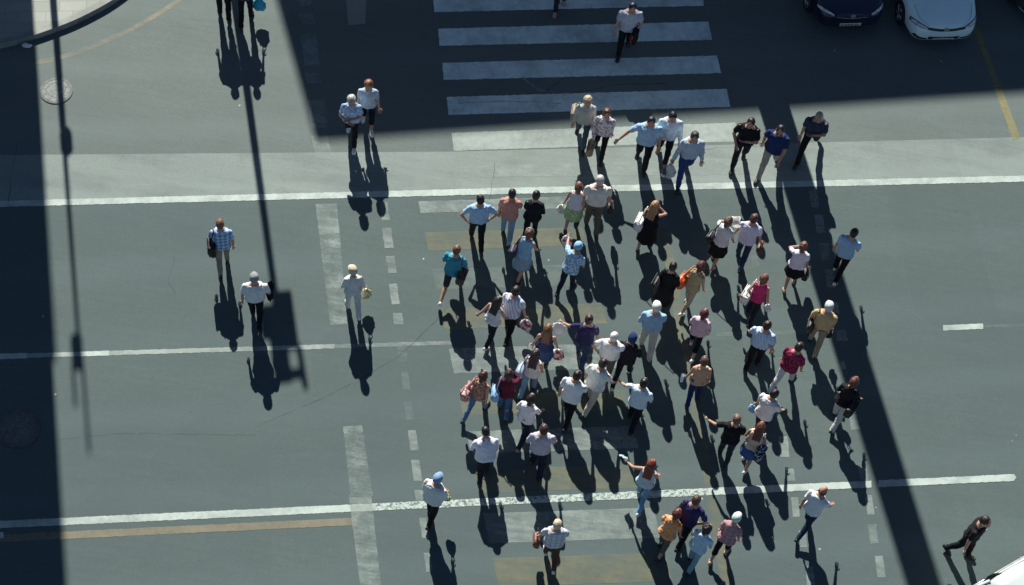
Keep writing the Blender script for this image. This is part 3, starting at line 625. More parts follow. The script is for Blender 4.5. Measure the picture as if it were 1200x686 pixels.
 dict(p=(1001, 448, 62, 'f', 1.70), hair=('bob', (.11, .045, .03)), top=('jacket', (.016, .015, .018)), bot=('trousers', (.60, .60, .57)), lean=14, st=.6, L='bend', wide=1.15, label='auburn person in dark jacket and white trousers at the right edge of the crowd',
      items=[('shoulder_bag', 'R', 'black bag behind the auburn person in white trousers', (.012, .012, .014), 1.1), ('plastic_bag', 'L', 'pale grey bag on the arm of the auburn person in white trousers', (.62, .66, .70), .7)]),
 dict(p=(907, 462, 56, 'm', 1.74), hair=('short', (.012, .008, .010)), top=('tee', WH), bot=('trousers', (.018, .028, .06)), lean=14, st=.7, L='carry', label='black haired person in bright white shirt and navy trousers at the right of the crowd',
      items=[('plastic_bag', 'L', 'light blue plastic bag beside the black haired person in bright white', (.30, .50, .70), .65)]),
 dict(p=(863, 494, 80, 'm', 1.72), hair=('short', (.14, .09, .06)), top=('tee', DK), bot=('trousers', (.02, .035, .05), 'denim'), L='out', st=.4, lean=8, label='person in black shirt stretching the left arm out sideways'),
 dict(p=(891, 502, 66, 'f', 1.64), hair=('long', (.12, .035, .022)), top=('tank', (.74, .60, .46)), bot=('mini', (.05, .12, .34)), L='bend', Rr='bend', lean=10, st=.4, shoe='white', label='auburn woman in peach top and short blue skirt beside the outstretched arm',
      items=[('shoulder_bag', 'R', 'black and white bag at the hip of the auburn woman in blue skirt', (.02, .02, .03), 1.1, 'print', (.5, .6, .7))]),
 dict(p=(754, 451, 68, 'm', 1.74), hair=('short', BLACK), top=('tee', (.62, .76, .84)), bot=('trousers', DK), lean=8, L='out', Rr='bend', st=.5, label='dark haired person in very pale blue shirt with left hand held out'),
 dict(p=(706, 427, 56, 'm', 1.78), hair=('short', (.02, .012, .012)), top=('tee', (.74, .77, .74)), bot=('trousers', (.56, .52, .44)), fat=1.12, lean=14, st=.6, lead=-1, label='dark haired stout man in off white shirt and beige trousers leaning forward'),
 dict(p=(676, 441, 70, 'm', 1.76), hair=('short', BLACK), top=('tee', (.76, .84, .88)), bot=('trousers', DK), fat=1.12, lean=12, st=.7, label='black haired man in white shirt and black trousers next to the beige trousers'),
 dict(p=(566, 441, 60, 'f', 1.66), hair=('bob', (.045, .018, .014)), top=('tank', (.46, .30, .19), 'print', (.30, .10, .10)), bot=('trousers', JEAN, 'denim'), L='back', lean=9, st=.8, lead=1, label='brown haired woman in orange brown top and jeans at the left edge of the crowd',
      items=[('shoulder_bag', 'L', 'red and white patterned bag of the woman in orange brown top', (.62, .50, .46), 1.15, 'print', (.45, .03, .07))]),
 dict(p=(596, 441, 84, 'f', 1.68), hair=('bob', (.022, .010, .012)), top=('shirt', (.085, .012, .030)), bot=('trousers', (.055, .14, .29), 'denim'), Rr='up', st=.4, label='dark haired woman in maroon top and blue jeans',
      items=[('shoulder_bag', 'L', 'light blue bag at the left hip of the woman in maroon', (.22, .42, .66), 1.0)]),
 dict(p=(622, 468, 66, 'f', 1.70), hair=('bob', (.010, .008, .010)), top=('tee', WH), bot=('trousers', (.016, .022, .05)), L='bend', lean=8, st=.8, lead=-1, shoe='sand', label='black haired woman in white shirt and navy trousers carrying flowers',
      items=[('paper', 'L', 'cream coloured wrapped bunch held by the black haired woman in white', (.74, .68, .52), .12, .26)]),
 dict(p=(570, 509, 96, 'm', 1.66), hair=('short', BLACK), top=('shirt', (.70, .74, .86)), bot=('trousers', (.015, .017, .026)), fat=1.2, lean=20, L='bend', Rr='hang', st=.4, nod=30, label='stooping person in loose white lilac shirt at the lower left of the crowd'),
 dict(p=(637, 506, 84, 'm', 1.78), hair=('short', (.040, .022, .022)), top=('tee', (.52, .50, .58)), bot=('trousers', (.014, .018, .035)), fat=1.1, L='bend', st=.5, wide=1.15, label='man in light grey mauve shirt and navy trousers'),
 dict(p=(763, 545, 72, 'f', 1.70), hair=('long', (.16, .032, .020)), top=('tank', (.50, .66, .76)), bot=('trousers', (.14, .34, .50), 'denim'), L='out', shoe='white', lean=7, st=.7, lead=-1, label='woman with long red hair and light blue jeans',
      items=[('paper', 'L', 'pale blue crumpled cloth held out by the red haired woman in jeans', (.66, .80, .86), .20, .20)]),
 dict(p=(512, 564, 62, 'm', 1.74), hair=('short', BLACK), hat=('cap', (.22, .36, .52)), top=('shirt', (.78, .80, .78)), bot=('trousers', DK), fat=1.1, lean=9, L='hang', Rr='bend', shoe='brown', st=.4, label='person in blue cap, long white shirt and black trousers below left of the crowd',
      items=[('plastic_bag', 'R', 'lime green bag held by the person in blue cap', (.42, .55, .12), .7)]),
 dict(p=(653, 617, 88, 'm', 1.72), hair=('short', (.66, .55, .36)), top=('tee', (.72, .72, .74), 'plaid', (.40, .42, .50)), bot=('trousers', (.10, .052, .028)), shoe='white', fat=1.05, L='carry', st=.5, lead=-1, label='blond grey man in checked white shirt, brown trousers and white shoes',
      items=[('handbag', 'L', 'reddish brown bag held by the man in checked white shirt', (.16, .055, .035), .85)]),
 dict(p=(793, 603, 58, 'f', 1.66), hair=('bob', (.11, .030, .020)), top=('tee', (.80, .40, .24), 'print', (.74, .30, .06)), bot=('cropped', (.10, .11, .085)), lean=17, L='bend', Rr='carry', st=.4, label='auburn woman in orange and peach shirt and olive trousers'),
 dict(p=(815, 588, 62, 'm', 1.78), hair=('short', (.07, .038, .026)), top=('tee', (.030, .028, .12)), bot=('trousers', DK), lean=10, Rr='akimbo', st=.5, label='brown haired man in indigo shirt behind the orange shirt',
      items=[('shoulder_bag', 'L', 'black bag with pale emblem carried by the man in indigo', (.012, .012, .014), 1.05)]),
 dict(p=(828, 621, 58, 'f', 1.66), hair=('bob', (.012, .010, .012)), top=('tee', (.48, .66, .80)), bot=('trousers', (.22, .36, .46), 'denim'), lean=12, L='bend', Rr='bend', st=.4, label='black haired woman in light blue shirt and faded jeans below the indigo shirt'),
 dict(p=(862, 609, 66, 'f', 1.68), hair=('short', BROWN), hat=('cap', (.64, .76, .66)), top=('tee', (.36, .19, .22), 'plaid', (.48, .30, .33)), bot=('cropped', DK), lean=14, L='hang', Rr='hang', shoe='sand', st=.5, label='person in pale mint cap and mauve checked shirt',
      items=[]),
 dict(p=(964, 576, 58, 'm', 1.70), hair=('bald', (.10, .04, .03)), top=('tee', (.76, .82, .84)), bot=('trousers', (.02, .035, .07)), lean=10, st=.9, lead=-1, skin=(.46, .24, .16), label='balding man in white shirt and navy trousers by the lower white line'),
 dict(p=(1152, 611, 316, 'm', 1.90), hair=('short', (.03, .014, .012)), top=('tee', (.016, .014, .016)), bot=('trousers', DK), lean=2, st=.5, lead=-1, kick=.5, L='hang', Rr='carry', chest=(.62, .62, .62), look=-10, label='man in black shirt with white chest print striding towards the white car corner',
      items=[]),
]
for sp in PEOPLE: build_person(sp)

# ------------------------------------------------------------------ the ground
def sheet(name, pts, z, mat, holes=False):
    """flat surfacing whose outline is given where the photograph shows it, on the ground plane"""
    bm = bmesh.new(); vs = [bm.verts.new((p.x, p.y, 0)) for p in [at(x, y) for x, y in pts]]; f = bm.faces.new(vs)
    bmesh.ops.triangulate(bm, faces=[f]); bmesh.ops.recalc_face_normals(bm, faces=bm.faces)
    for f in bm.faces:
        if f.normal.z < 0: f.normal_flip()
    me = bpy.data.meshes.new(name); bm.to_mesh(me); bm.free()
    o = link(name, me, mat); o.location.z = z*.4; tag(o, kind='structure'); return o
ASP = (.090, .127, .126)
bm = bmesh.new(); poly(bm, [(-400, -300, 0), (400, -300, 0), (400, 500, 0), (-400, 500, 0)])
tag(from_bm('road', bm, asphalt('asphalt', ASP, (.012, .008, -.006), streak=.45)), kind='structure')
sheet('side_street', [(-2600, -900), (3600, -1000), (3600, 95), (1700, 150), (1200, 163), (530, 180), (0, 185), (-400, 196), (-2600, 262)], .004, asphalt('asphalt_side', (.138, .173, .164), (.010, .008, .0)))
sheet('worn_strip', [(-2600, 259), (-400, 193), (0, 182), (372, 179), (530, 178), (850, 170), (1200, 161), (1700, 148), (3600, 92), (3600, 140), (1700, 196), (1200, 208), (0, 238), (-400, 248), (-2600, 305)], .008, asphalt('asphalt_worn', (.235, .285, .262), streak=.5, fade=True))
# markings
PW = paint('paint_white', (.50, .59, .54), .94, .45); PZ = paint('paint_zebra_shaded', (.76, .92, .88), .96, .45); PZWL = paint('paint_sunlit_worn', (.36, .43, .39), .85, .45)  # light painted in: zebra paler in shade, darker in sun and on faded lines
PF = paint('paint_faded', (.34, .41, .38), .62, .55); PVF = paint('paint_ghost', (.24, .31, .29), .36, .8)
PY = paint('paint_yellow', (.255, .25, .14), .44, .58); PYL = paint('paint_yellow_line', (.33, .30, .13), .65, .65); PB = paint('paint_ochre', (.27, .245, .165), .72, .5)
PCK = paint('paint_crackled', (.50, .60, .54), .95, .2, True)
_rj = random.Random(8)
def mark(pts, mat, z=.012, name='road_marking'):
    out = []     # chipped edges
    for a, b in zip(pts, pts[1:]+pts[:1]):
        l_ = math.hypot(b[0]-a[0], b[1]-a[1]); n_ = max(1, int(l_/2.6))
        for i in range(n_): j = .34 if i else 0; out.append((a[0]+(b[0]-a[0])*i/n_+_rj.uniform(-j, j), a[1]+(b[1]-a[1])*i/n_+_rj.uniform(-j, j)))
    return sheet(name, out, z, mat)
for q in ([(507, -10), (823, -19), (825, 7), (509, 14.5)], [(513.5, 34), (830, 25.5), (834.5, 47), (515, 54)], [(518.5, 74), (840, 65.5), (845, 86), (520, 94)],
          [(523.5, 114), (851.5, 104.5), (856, 125.5), (525.5, 135)], [(529, 156), (862, 144), (866, 166), (532, 177)]): mark(q, PZ if q[0][1] < 150 else PZWL, name='zebra_stripe')
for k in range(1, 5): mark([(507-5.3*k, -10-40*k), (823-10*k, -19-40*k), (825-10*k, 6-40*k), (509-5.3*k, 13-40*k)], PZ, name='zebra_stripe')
mark([(537, 196), (880, 186), (884, 205), (540, 208)], PF, .016, 'zebra_stripe')
mark([(-1500, 272), (0, 235.8), (600, 220.4), (1200, 206.2), (2400, 177.5), (2400, 184.5), (1200, 213.2), (600, 227.5), (0, 242.8), (-1500, 279)], PW, .016, 'lane_line')
# worn crossing of alternating white and yellow bars
def xl(y): return 490+(y-236)*.2085
def xr(y): return 672+(y-230)*.252
for y0, y1, m_, dx in ((236.5, 250, PF, 0), (273, 294, PY, 0), (316, 340, PVF, 0), (362, 386, PY, 0), (409, 438, PF, 0), (464, 487, PY, 0), (506, 532, PF, 0), (551, 578, PY, 0), (602, 637, PF, 0), (655, 688, PY, 0), (705, 740, PF, 0)):
    a, b = xl(y0), xr(y0); c, d = xr(y1), xl(y1); s_ = -.034
    mark([(a, y0), (b, y0+s_*(b-a)), (c, y1+s_*(c-d)), (d, y1)], m_, .012, 'crossing_bar')
# dashed columns along the crossing
Z = lambda ox, oy, s_, L: [(ox+a*s_, oy+b*s_, ox+c*s_, oy+d*s_) for a, b, c, d in L]
dash = Z(360, 220, .2332, [(362, 75, 415, 165), (375, 205, 435, 305), (395, 345, 450, 430), (410, 485, 465, 588), (430, 632, 485, 690)]) + \
    Z(360, 380, .2332, [(448, 105, 505, 190), (470, 240, 520, 332), (485, 395, 537, 482), (505, 535, 560, 636)]) + Z(380, 530, .2273, [(447, 42, 505, 150), (465, 197, 520, 262), (490, 340, 540, 445), (512, 520, 560, 620)]) + \
    Z(900, 190, .2332, [(205, 140, 258, 230), (232, 268, 288, 360), (258, 410, 315, 495), (283, 540, 340, 632)]) + Z(900, 350, .2332, [(305, 20, 360, 80), (340, 160, 400, 215), (362, 318, 392, 356), (385, 440, 440, 530), (405, 570, 460, 660)]) + \
    Z(920, 526, .2332, [(368, 90, 420, 178), (400, 235, 450, 333), (415, 382, 470, 478), (450, 540, 505, 648)])
for i, (x0, y0, x1, y1) in enumerate(dash):
    sk = (y1-y0)*.14; mark([(x0, y0), (x1-sk, y0-.3), (x1, y1-.3), (x0+sk, y1)], PF if i not in (5, 6, 7) else PVF, .014, 'dash_mark')
for x0, y0, x1, y1 in ((880, 300, 890, 315), (885, 325, 897, 340), (890, 348, 902, 367), (899, 392, 909, 408), (912, 512, 925, 536), (919, 550, 932, 564), (927, 583, 937, 606), (936, 622, 946, 642), (944, 664, 955, 690)):
    mark([(x0, y0), (x1-2, y0-.3), (x1, y1-.3), (x0+2, y1)], PVF if y0 < 500 else PF, .014, 'dash_mark')
mark([(369.8, 239.5), (394.5, 239), (398, 274), (374, 275)], PF, .013, 'stop_line')
mark([(374, 275), (398, 274), (407, 380), (387, 381)], paint('paint_scraped', (.36, .44, .40), .6, .93), .013, 'stop_line')
mark([(402, 500), (424, 499), (437, 582), (411, 583)], paint('paint_scraped', (.36, .44, .40), .6, .93), .013, 'stop_line')
mark([(408.5, 581), (435, 580), (448, 700), (424, 700)], paint('paint_half', (.36, .44, .40), .6, .8), .013, 'stop_line')
for x0, y0, x1, y1 in Z(320, 0, .35, [(85, 45, 145, 82), (92, 115, 157, 220), (101, 245, 166, 281), (116, 335, 185, 430), (127, 455, 196, 517), (76, -10, 136, 20)]): mark([(x0, y0), (x1-5, y0), (x1, y1), (x0+5, y1)], PF, .012, 'dash_mark')
# lower solid line, the ochre line below it, middle line
def lo(x): return 614.8-x*.0462
mark([(-1500, lo(-1500)-4), (440, lo(440)-4.2), (440, lo(440)+4.2), (-1500, lo(-1500)+4.6)], PW, .012, 'lane_line')
mark([(440, lo(440)-4.2), (830, lo(830)-4.2), (830, lo(830)+4.2), (440, lo(440)+4.2)], PCK, .018, 'lane_line')
mark([(830, lo(830)-4.2), (1021, lo(1021)-4), (1021, lo(1021)+4), (830, lo(830)+4.2)], PW, .018, 'lane_line')
mark([(1029, lo(1029)-4), (1188, lo(1188)-4), (1191, lo(1188)), (1188, lo(1188)+4), (1029, lo(1029)+4)], PW, .018, 'lane_line')
mark([(-200, 640), (0, 627), (418, 607), (419, 615.5), (0, 635.5), (-200, 647)], PB, .010, 'lane_line')
mark([(-6, 624), (4, 624), (4, 631), (-6, 631)], PW, .014, 'dash_mark')
def mi(x): return 418-x*.0304
for x0, x1, m_, t_ in ((-1500, -60, PZWL, 2.8), (-60, 31, PW, 3.2), (31, 95, PZWL, 2.6), (95, 128, PW, 2.8), (128, 392, PZWL, 2.6), (392, 530, PF, 2.2), (840, 965, PVF, 2.2), (1153, 1400, PVF, 1.6)): mark([(x0, mi(x0)-t_), (x1, mi(x1)-t_), (x1, mi(x1)+t_), (x0, mi(x0)+t_)], m_, .012, 'lane_line')
mark([(1105, 381.2), (1152, 379.6), (1152, 385.8), (1105, 387.6)], PW, .014, 'dash_mark')
mark([(1139, 30), (1146, 30), (1196, 163), (1187, 165)], PYL, .012, 'yellow_line')
mark([(772, 270), (784, 270), (845, 610), (858, 690), (846, 690), (833, 610)], PY, .010, 'yellow_line')
def ribbon(pts, wd, mat, z, name):
    up_ = []; dn = []; bm = bmesh.new()
    for i, (x, y) in enumerate(pts):
        a = pts[max(0, i-1)]; b = pts[min(len(pts)-1, i+1)]; l_ = math.hypot(b[0]-a[0], b[1]-a[1]); nx, ny = -(b[1]-a[1])/l_, (b[0]-a[0])/l_
        up_.append((x+nx*wd/2, y+ny*wd/2)); dn.append((x-nx*wd/2, y-ny*wd/2))
    vs = [[bm.verts.new((g.x, g.y, 0)) for g in (at(*u_), at(*d_))] for u_, d_ in zip(up_, dn)]
    for a, b in zip(vs, vs[1:]):
        f = bm.faces.new((a[0], a[1], b[1], b[0])); f.normal_update()
        if f.normal.z < 0: f.normal_flip()
    me = bpy.data.meshes.new(name); bm.to_mesh(me); bm.free()
    o = link(name, me, mat); o.location.z = z*.4; return tag(o, kind='structure')
ribbon([(20, 79), (33, 75), (60, 71), (90, 62), (120, 50), (150, 37), (180, 20), (208, 2), (222, -12)], 5.0, paint('paint_kerb_yellow', (.36, .33, .22), .55, .75), .012, 'yellow_line')
CR = paint('tar_seam', (.040, .052, .052), .55, .75)
random.seed(4)
def crack(pts, wd):
    out = []
    for a, b in zip(pts, pts[1:]):
        n_ = max(2, int(math.hypot(b[0]-a[0], b[1]-a[1])/7))
        for i in range(n_): out.append((a[0]+(b[0]-a[0])*i/n_+random.uniform(-.9, .9), a[1]+(b[1]-a[1])*i/n_+random.uniform(-.7, .7)))
    out.append(pts[-1]); ribbon(out, wd, CR, .020, 'road_crack')
crack([(525, 360), (495, 392), (466, 418), (430, 440)], 1.0); crack([(430, 440), (380, 466), (300, 500)], .6); crack([(580, 190), (577, 214), (573, 234)], .8)
crack([(20, 168), (14, 205), (10, 238)], 1.0); crack([(536, 122), (580, 119), (640, 120), (658, 122)], .8); crack([(205, 300), (196, 330), (206, 345)], .5)
crack([(60, 516), (140, 508), (300, 510)], .5)
crack([(800, 178), (860, 172), (930, 170)], .6);  crack([(660, 112), (720, 100), (780, 98)], .6)
# rubbly repair in the shade and a V of scuffed paint on the zebra
sheet('asphalt_patch', [(404, -20), (430, -20), (428, 28), (408, 30)], .010, asphalt('asphalt_patch', (.30, .31, .28)))
ribbon([(612, 92), (632, 106), (640, 107)], 3.2, paint('scuff', (.34, .38, .37), .6, .5), .016, 'road_marking')
ribbon([(641, 107), (660, 92)], 1.6, CR, .018, 'road_crack')

# pavement corner with a kerb
kerb_px = [(-260, 58), (-120, 60), (-40, 58), (0, 52.5), (27, 46), (56, 36.5), (90, 23.5), (120, 8), (133, 0), (150, -12), (172, -32), (190, -60), (203, -100), (206, -150), (200, -230), (185, -330)]
KH = .15; kp = [at(x, y, KH) for x, y in kerb_px]
def smoothp(ps, it=2):
    for _ in range(it):
        q = [ps[0]]
        for a, b in zip(ps, ps[1:]): q += [a*.75+b*.25, a*.25+b*.75]
        ps = q+[ps[-1]]
    return ps
kp = smoothp(kp)
inn = []
for i, p in enumerate(kp):
    d = (kp[min(i+1, len(kp)-1)]-kp[max(i-1, 0)]).normalized(); inn.append(p+Vector((-d.y, d.x, 0))*.17)
bm = bmesh.new()
rs = list(zip([Vector((p.x, p.y, 0)) for p in kp], [p-Vector((0, 0, .012)) for p in kp], [p.lerp(q, .08) for p, q in zip(kp, inn)], inn, [Vector((p.x, p.y, 0)) for p in inn]))
vs = [[bm.verts.new(p) for p in r_] for r_ in rs]
for a, b in zip(vs, vs[1:]):
    for i in range(4): bm.faces.new((a[i], b[i], b[i+1], a[i+1]))
tag(from_bm('kerb', bm, simple('kerbstone', (.26, .28, .25), .8, var=.3, scale=2.5, bump=.3)), kind='structure')
t = NT('paving'); v = t.coord('World', rot=(0, 0, -ROADA))
br = t.n('TexBrick', Scale=1.0, Mortar__Size=.004) if False else t.n('TexBrick')
br.inputs['Scale'].default_value = 1.0; br.inputs['Brick Width'].default_value = .6; br.inputs['Row Height'].default_value = .3; br.inputs['Mortar Size'].default_value = .006
for i, c in ((1, (.33, .355, .31, 1)), (2, (.40, .42, .37, 1)), (3, (.22, .24, .21, 1))): br.inputs[i].default_value = c
t.l(v, br.inputs[0]); t.base(t.mix(t.math('MULTIPLY', t.noise(v, 2.2, 5), .5), br.outputs['Color'], (.22, .24, .21))); t.b.inputs['Roughness'].default_value = .85
bm = bmesh.new(); back = [at(-260, -330, KH)]
f = bm.faces.new([bm.verts.new(Vector((p.x, p.y, KH-.003))) for p in inn+back]); bmesh.ops.triangulate(bm, faces=[f])
o = from_bm('pavement', bm, t.m); tag(o, kind='structure')
for f in o.data.polygons:
    if f.normal.z < 0: o.data.flip_normals(); break

# manholes
def manhole(x, y, r_, c, lab):
    p = at(x, y); root = empty('manhole_cover', p); tag(root, lab, 'manhole cover')
    bm = bmesh.new(); n = 40
    prof = [(r_, .0), (r_, .021), (r_*.86, .024), (r_*.855, .019)]
    rr = [[Vector((q*math.cos(2*math.pi*i/n), q*math.sin(2*math.pi*i/n), z)) for i in range(n)] for q, z in prof]; rings(bm, rr, cap=False)
    from_bm('rim', bm, simple('cast_rim_%.2f' % c[0], tuple(a*.8 for a in c), .7, var=.3), root)
    bm = bmesh.new(); rings(bm, [[Vector((q*math.cos(2*math.pi*i/n), q*math.sin(2*math.pi*i/n), z)) for i in range(n)] for q, z in ((r_*.85, .002), (r_*.85, .020), (r_*.60, .021), (r_*.59, .017), (r_*.52, .017), (r_*.51, .021), (.02, .021))])
    for j in range(10):
        a = j*math.pi/5; box(bm, (r_*.72*math.cos(a), r_*.72*math.sin(a), .0225), (r_*.2, .025, .005), a)
    from_bm('lid', bm, simple('cast_lid_%.2f' % c[0], c, .6, var=.4, scale=14, bump=.4), root)
manhole(66, 107, .36, (.142, .166, .155), 'pale round manhole cover on the road by the pavement corner')
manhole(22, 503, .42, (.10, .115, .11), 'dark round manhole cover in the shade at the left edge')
bm = bmesh.new(); ell(bm, (0, 0, .04), (.10, .06, .05), None, 2); ell(bm, (.09, .02, .03), (.05, .05, .035), None, 2)
o = from_bm('litter_scrap', bm, simple('litter_white', (.75, .76, .74), .6), None, True); wrinkle(o.data, .03, 14, 2); o.location = at(31, 55); tag(o, 'crumpled white litter lying in the gutter below the kerb', 'litter')
random.seed(11)

# ------------------------------------------------------------------ cars
def carpaint(name, c): return simple(name, c, .28, var=.04, scale=2, coat=.6, spec=.5)
def build_car(name, loc, rz, pm, label, trim, lip=False, L=4.2, W=1.76):
    root = empty(name, loc, rz); tag(root, label, 'car', 'cars at the edges of the street')
    hl = L/2
    ST = [(hl, .52, .60, .30), (hl-.05, .66, .66, .22), (hl-.16, .76, .72, .19), (hl-.38, .83, .79, .18), (hl-.75, .87, .86, .18), (hl-1.15, .88, .93, .18), (hl-1.6, .88, .96, .18), (0, .88, .97, .18), (-hl+1.2, .88, .98, .18), (-hl+.5, .86, .99, .18), (-hl+.15, .78, .95, .22), (-hl, .66, .85, .32)]
    bm = bmesh.new(); rs = []
    for y, hw, zt, zb in ST:
        hw *= W/1.76
        half = [(.78*hw, zb), (.96*hw, zb+.05), (hw, zb+.2), (hw*1.0, (zb+zt)/2+.05), (hw*.97, zt-.13), (hw*.90, zt-.045), (hw*.72, zt), (hw*.35, zt+.022), (0, zt+.028)]
        rs.append([Vector((x, y, z)) for x, z in half]+[Vector((-x, y, z)) for x, z in half[-2::-1]])
    rings(bm, rs)
    o = from_bm('body', bm, pm, root, True); m_ = o.modifiers.new('s', 'SUBSURF'); m_.levels = m_.render_levels = 2
    dg = bpy.context.evaluated_depsgraph_get(); ev = o.evaluated_get(dg); em = ev.to_mesh()
    bvh = BVHTree.FromPolygons([v.co.copy() for v in em.vertices], [tuple(p.vertices) for p in em.polygons]); ev.to_mesh_clear()
    dv = Vector((0, -.80, -.60)).normalized()
    def patch(nm, top, bot, mat, off=.006, th=.012, n=14, parent=None, rows=4, direct=dv):
        """surface fitted to the nose: top and bottom outlines as (x, z) seen from the front"""
        def samp(c, f):
            x = f*(len(c)-1); i = min(int(x), len(c)-2); return Vector(c[i]).lerp(Vector(c[i+1]), x-i)
        bm = bmesh.new(); g = []
        for j in range(rows+1):
            row = []
            for i in range(n+1):
                q = samp(top, i/n).lerp(samp(bot, i/n), j/rows); s_ = Vector((q.x, hl, q.y))-direct*3
                h_, nn, *_ = bvh.ray_cast(s_, direct)
                if h_ is None: h_, nn, *_ = bvh.find_nearest(Vector((q.x, hl, q.y)))
                row.append((h_+nn*off, h_+nn*(off-th)))
            g.append(row)
        F = [[bm.verts.new(q_[0]) for q_ in r_] for r_ in g]; B = [[bm.verts.new(q_[1]) for q_ in r_] for r_ in g]
        for a, b in zip(F, F[1:]):
            for i in range(n): bm.faces.new((a[i], a[i+1], b[i+1], b[i]))
        for a, b in zip(B, B[1:]):
            for i in range(n): bm.faces.new((a[i], b[i], b[i+1], a[i+1]))
        lf = F[0]+[r_[-1] for r_ in F[1:]]+F[-1][-2::-1]+[r_[0] for r_ in F[-2:0:-1]]; lb = B[0]+[r_[-1] for r_ in B[1:]]+B[-1][-2::-1]+[r_[0] for r_ in B[-2:0:-1]]
        for i in range(len(lf)): bm.faces.new((lf[i], lb[i], lb[(i+1) % len(lf)], lf[(i+1) % len(lf)]))
        return from_bm(nm, bm, mat, parent or root, True)
    dark = simple('car_black', (.010, .011, .012), .45); chrome = simple('car_chrome', (.62, .64, .66), .18, .9); glass = simple('car_glass', (.015, .022, .026), .06, spec=.8)
    lampm = simple('lamp_glass', (.52, .58, .60), .15, var=.6, scale=16, spec=.8)
    for s in (-1, 1):
        hlm = patch('headlight', [(s*.42, .70), (s*.56, .80), (s*.70, .90), (s*.80, .99)], [(s*.42, .63), (s*.56, .68), (s*.72, .76), (s*.815, .88)], dark, .004, .010)
        patch('lens', [(s*.45, .69), (s*.56, .775), (s*.70, .87), (s*.785, .95)], [(s*.45, .65), (s*.56, .695), (s*.71, .775), (s*.80, .88)], lampm, .010, .008, parent=hlm)
        patch('fog_grille', [(s*.40, .34), (s*.58, .39), (s*.72, .50)], [(s*.40, .27), (s*.58, .31), (s*.75, .42)], dark, .006)
    patch('grille', [(-.42, .705), (-.2, .665), (0, .655), (.2, .665), (.42, .705)], [(-.42, .63), (-.2, .585), (0, .575), (.2, .585), (.42, .63)], dark)
    patch('lower_intake', [(-.38, .40), (0, .37), (.38, .40)], [(-.36, .25), (0, .215), (.36, .25)], dark)
    if lip: patch('bumper_lip', [(-.76, .34), (-.6, .29), (0, .26), (.6, .29), (.76, .34)], [(-.76, .29), (-.6, .24), (0, .21), (.6, .24), (.76, .29)], simple('lip_grey', (.50, .47, .43), .5), .012, direct=Vector((0, -1, 0)), n=30)
    else: patch('grille_bar', [(-.38, .60), (0, .555), (.38, .60)], [(-.38, .585), (0, .535), (.38, .585)], chrome, .010)
    zp_ = .40 if not lip else .35
    pl = patch('number_plate', [(-.26, zp_), (.26, zp_)], [(-.26, zp_-.10), (.26, zp_-.10)], simple('plate_white', (.62, .62, .56), .5, var=.05), .022, .012)
    random.seed(3)
    for i in range(8):   # characters too small to read in the photograph
        x = -.19+i*.052+(.02 if i > 1 else 0)
        patch('plate_character', [(x, zp_-.022), (x+.030, zp_-.022)], [(x+.004, zp_-.078), (x+.022, zp_-.078)], dark, .026, .003, 2, pl, 1)
    # round badge: a ring with a V over a W
    bd = patch('badge', [(-.05, .662), (-.02, .678), (.02, .678), (.05, .662)], [(-.05, .612), (-.02, .594), (.02, .594), (.05, .612)], simple('badge_grey', (.10, .11, .12), .3), .014, .012, 8)
    def stroke(pts):
        for (x0, z0), (x1, z1) in zip(pts, pts[1:]):
            l_ = math.hypot(x1-x0, z1-z0); nx, nz = -(z1-z0)/l_*.005, (x1-x0)/l_*.005
            patch('emblem', [(x0+nx, z0+nz), (x1+nx, z1+nz)], [(x0-nx, z0-nz), (x1-nx, z1-nz)], chrome, .019, .004, 3, bd, 1)
    stroke([(.056*math.cos(a*math.pi/8), .636+.045*math.sin(a*math.pi/8)) for a in range(17)])
    stroke([(-.022, .668), (0, .640), (.022, .668)]); stroke([(-.044, .650), (-.022, .602), (0, .630), (.022, .602), (.044, .650)])
    # bonnet shut lines
    for s in (-1, 1): patch('bonnet_seam', [(s*.40, .735), (s*.62, .96), (s*.70, 1.3)], [(s*.407, .735), (s*.627, .96), (s*.707, 1.3)], dark, .002, .003, 20, None, 1)
    # greenhouse
    def gl(y, wb, zb, wt, zt): return [Vector(p) for p in ((wb, y, zb), (wb*.5+wt*.5, y, (zb+zt)/2+.03), (wt, y, zt-.03), (wt*.7, y, zt), (0, y, zt+.02), (-wt*.7, y, zt), (-wt, y, zt-.03), (-wb*.5-wt*.5, y, (zb+zt)/2+.03), (-wb, y, zb))]
    bm = bmesh.new(); rings(bm, [gl(hl-1.15, .70, .90, .68, .95), gl(hl-1.35, .78, .92, .66, 1.08), gl(hl-1.95, .80, .93, .65, 1.42), (gl(-.4, .80, .93, .66, 1.45)), gl(-hl+.7, .78, .94, .60, 1.40), gl(-hl+.22, .68, .92, .52, 1.02)])
    o = from_bm('windows', bm, glass, root, True); m_ = o.modifiers.new('s', 'SUBSURF'); m_.levels = m_.render_levels = 1
    bm = bmesh.new(); rr = []
    for y, w_, z in ((hl-1.92, .655, 1.395), (hl-2.15, .67, 1.445), (-.4, .675, 1.475), (-hl+.8, .63, 1.435), (-hl+.55, .58, 1.36)): rr.append([Vector((w_, y, z-.05)), Vector((w_*.96, y, z-.01)), Vector((w_*.6, y, z+.012)), Vector((0, y, z+.02)), Vector((-w_*.6, y, z+.012)), Vector((-w_*.96, y, z-.01)), Vector((-w_, y, z-.05)), Vector((-w_*.5, y, z-.03)), Vector((w_*.5, y, z-.03))])
    rings(bm, rr); from_bm('roof', bm, pm, root, True)
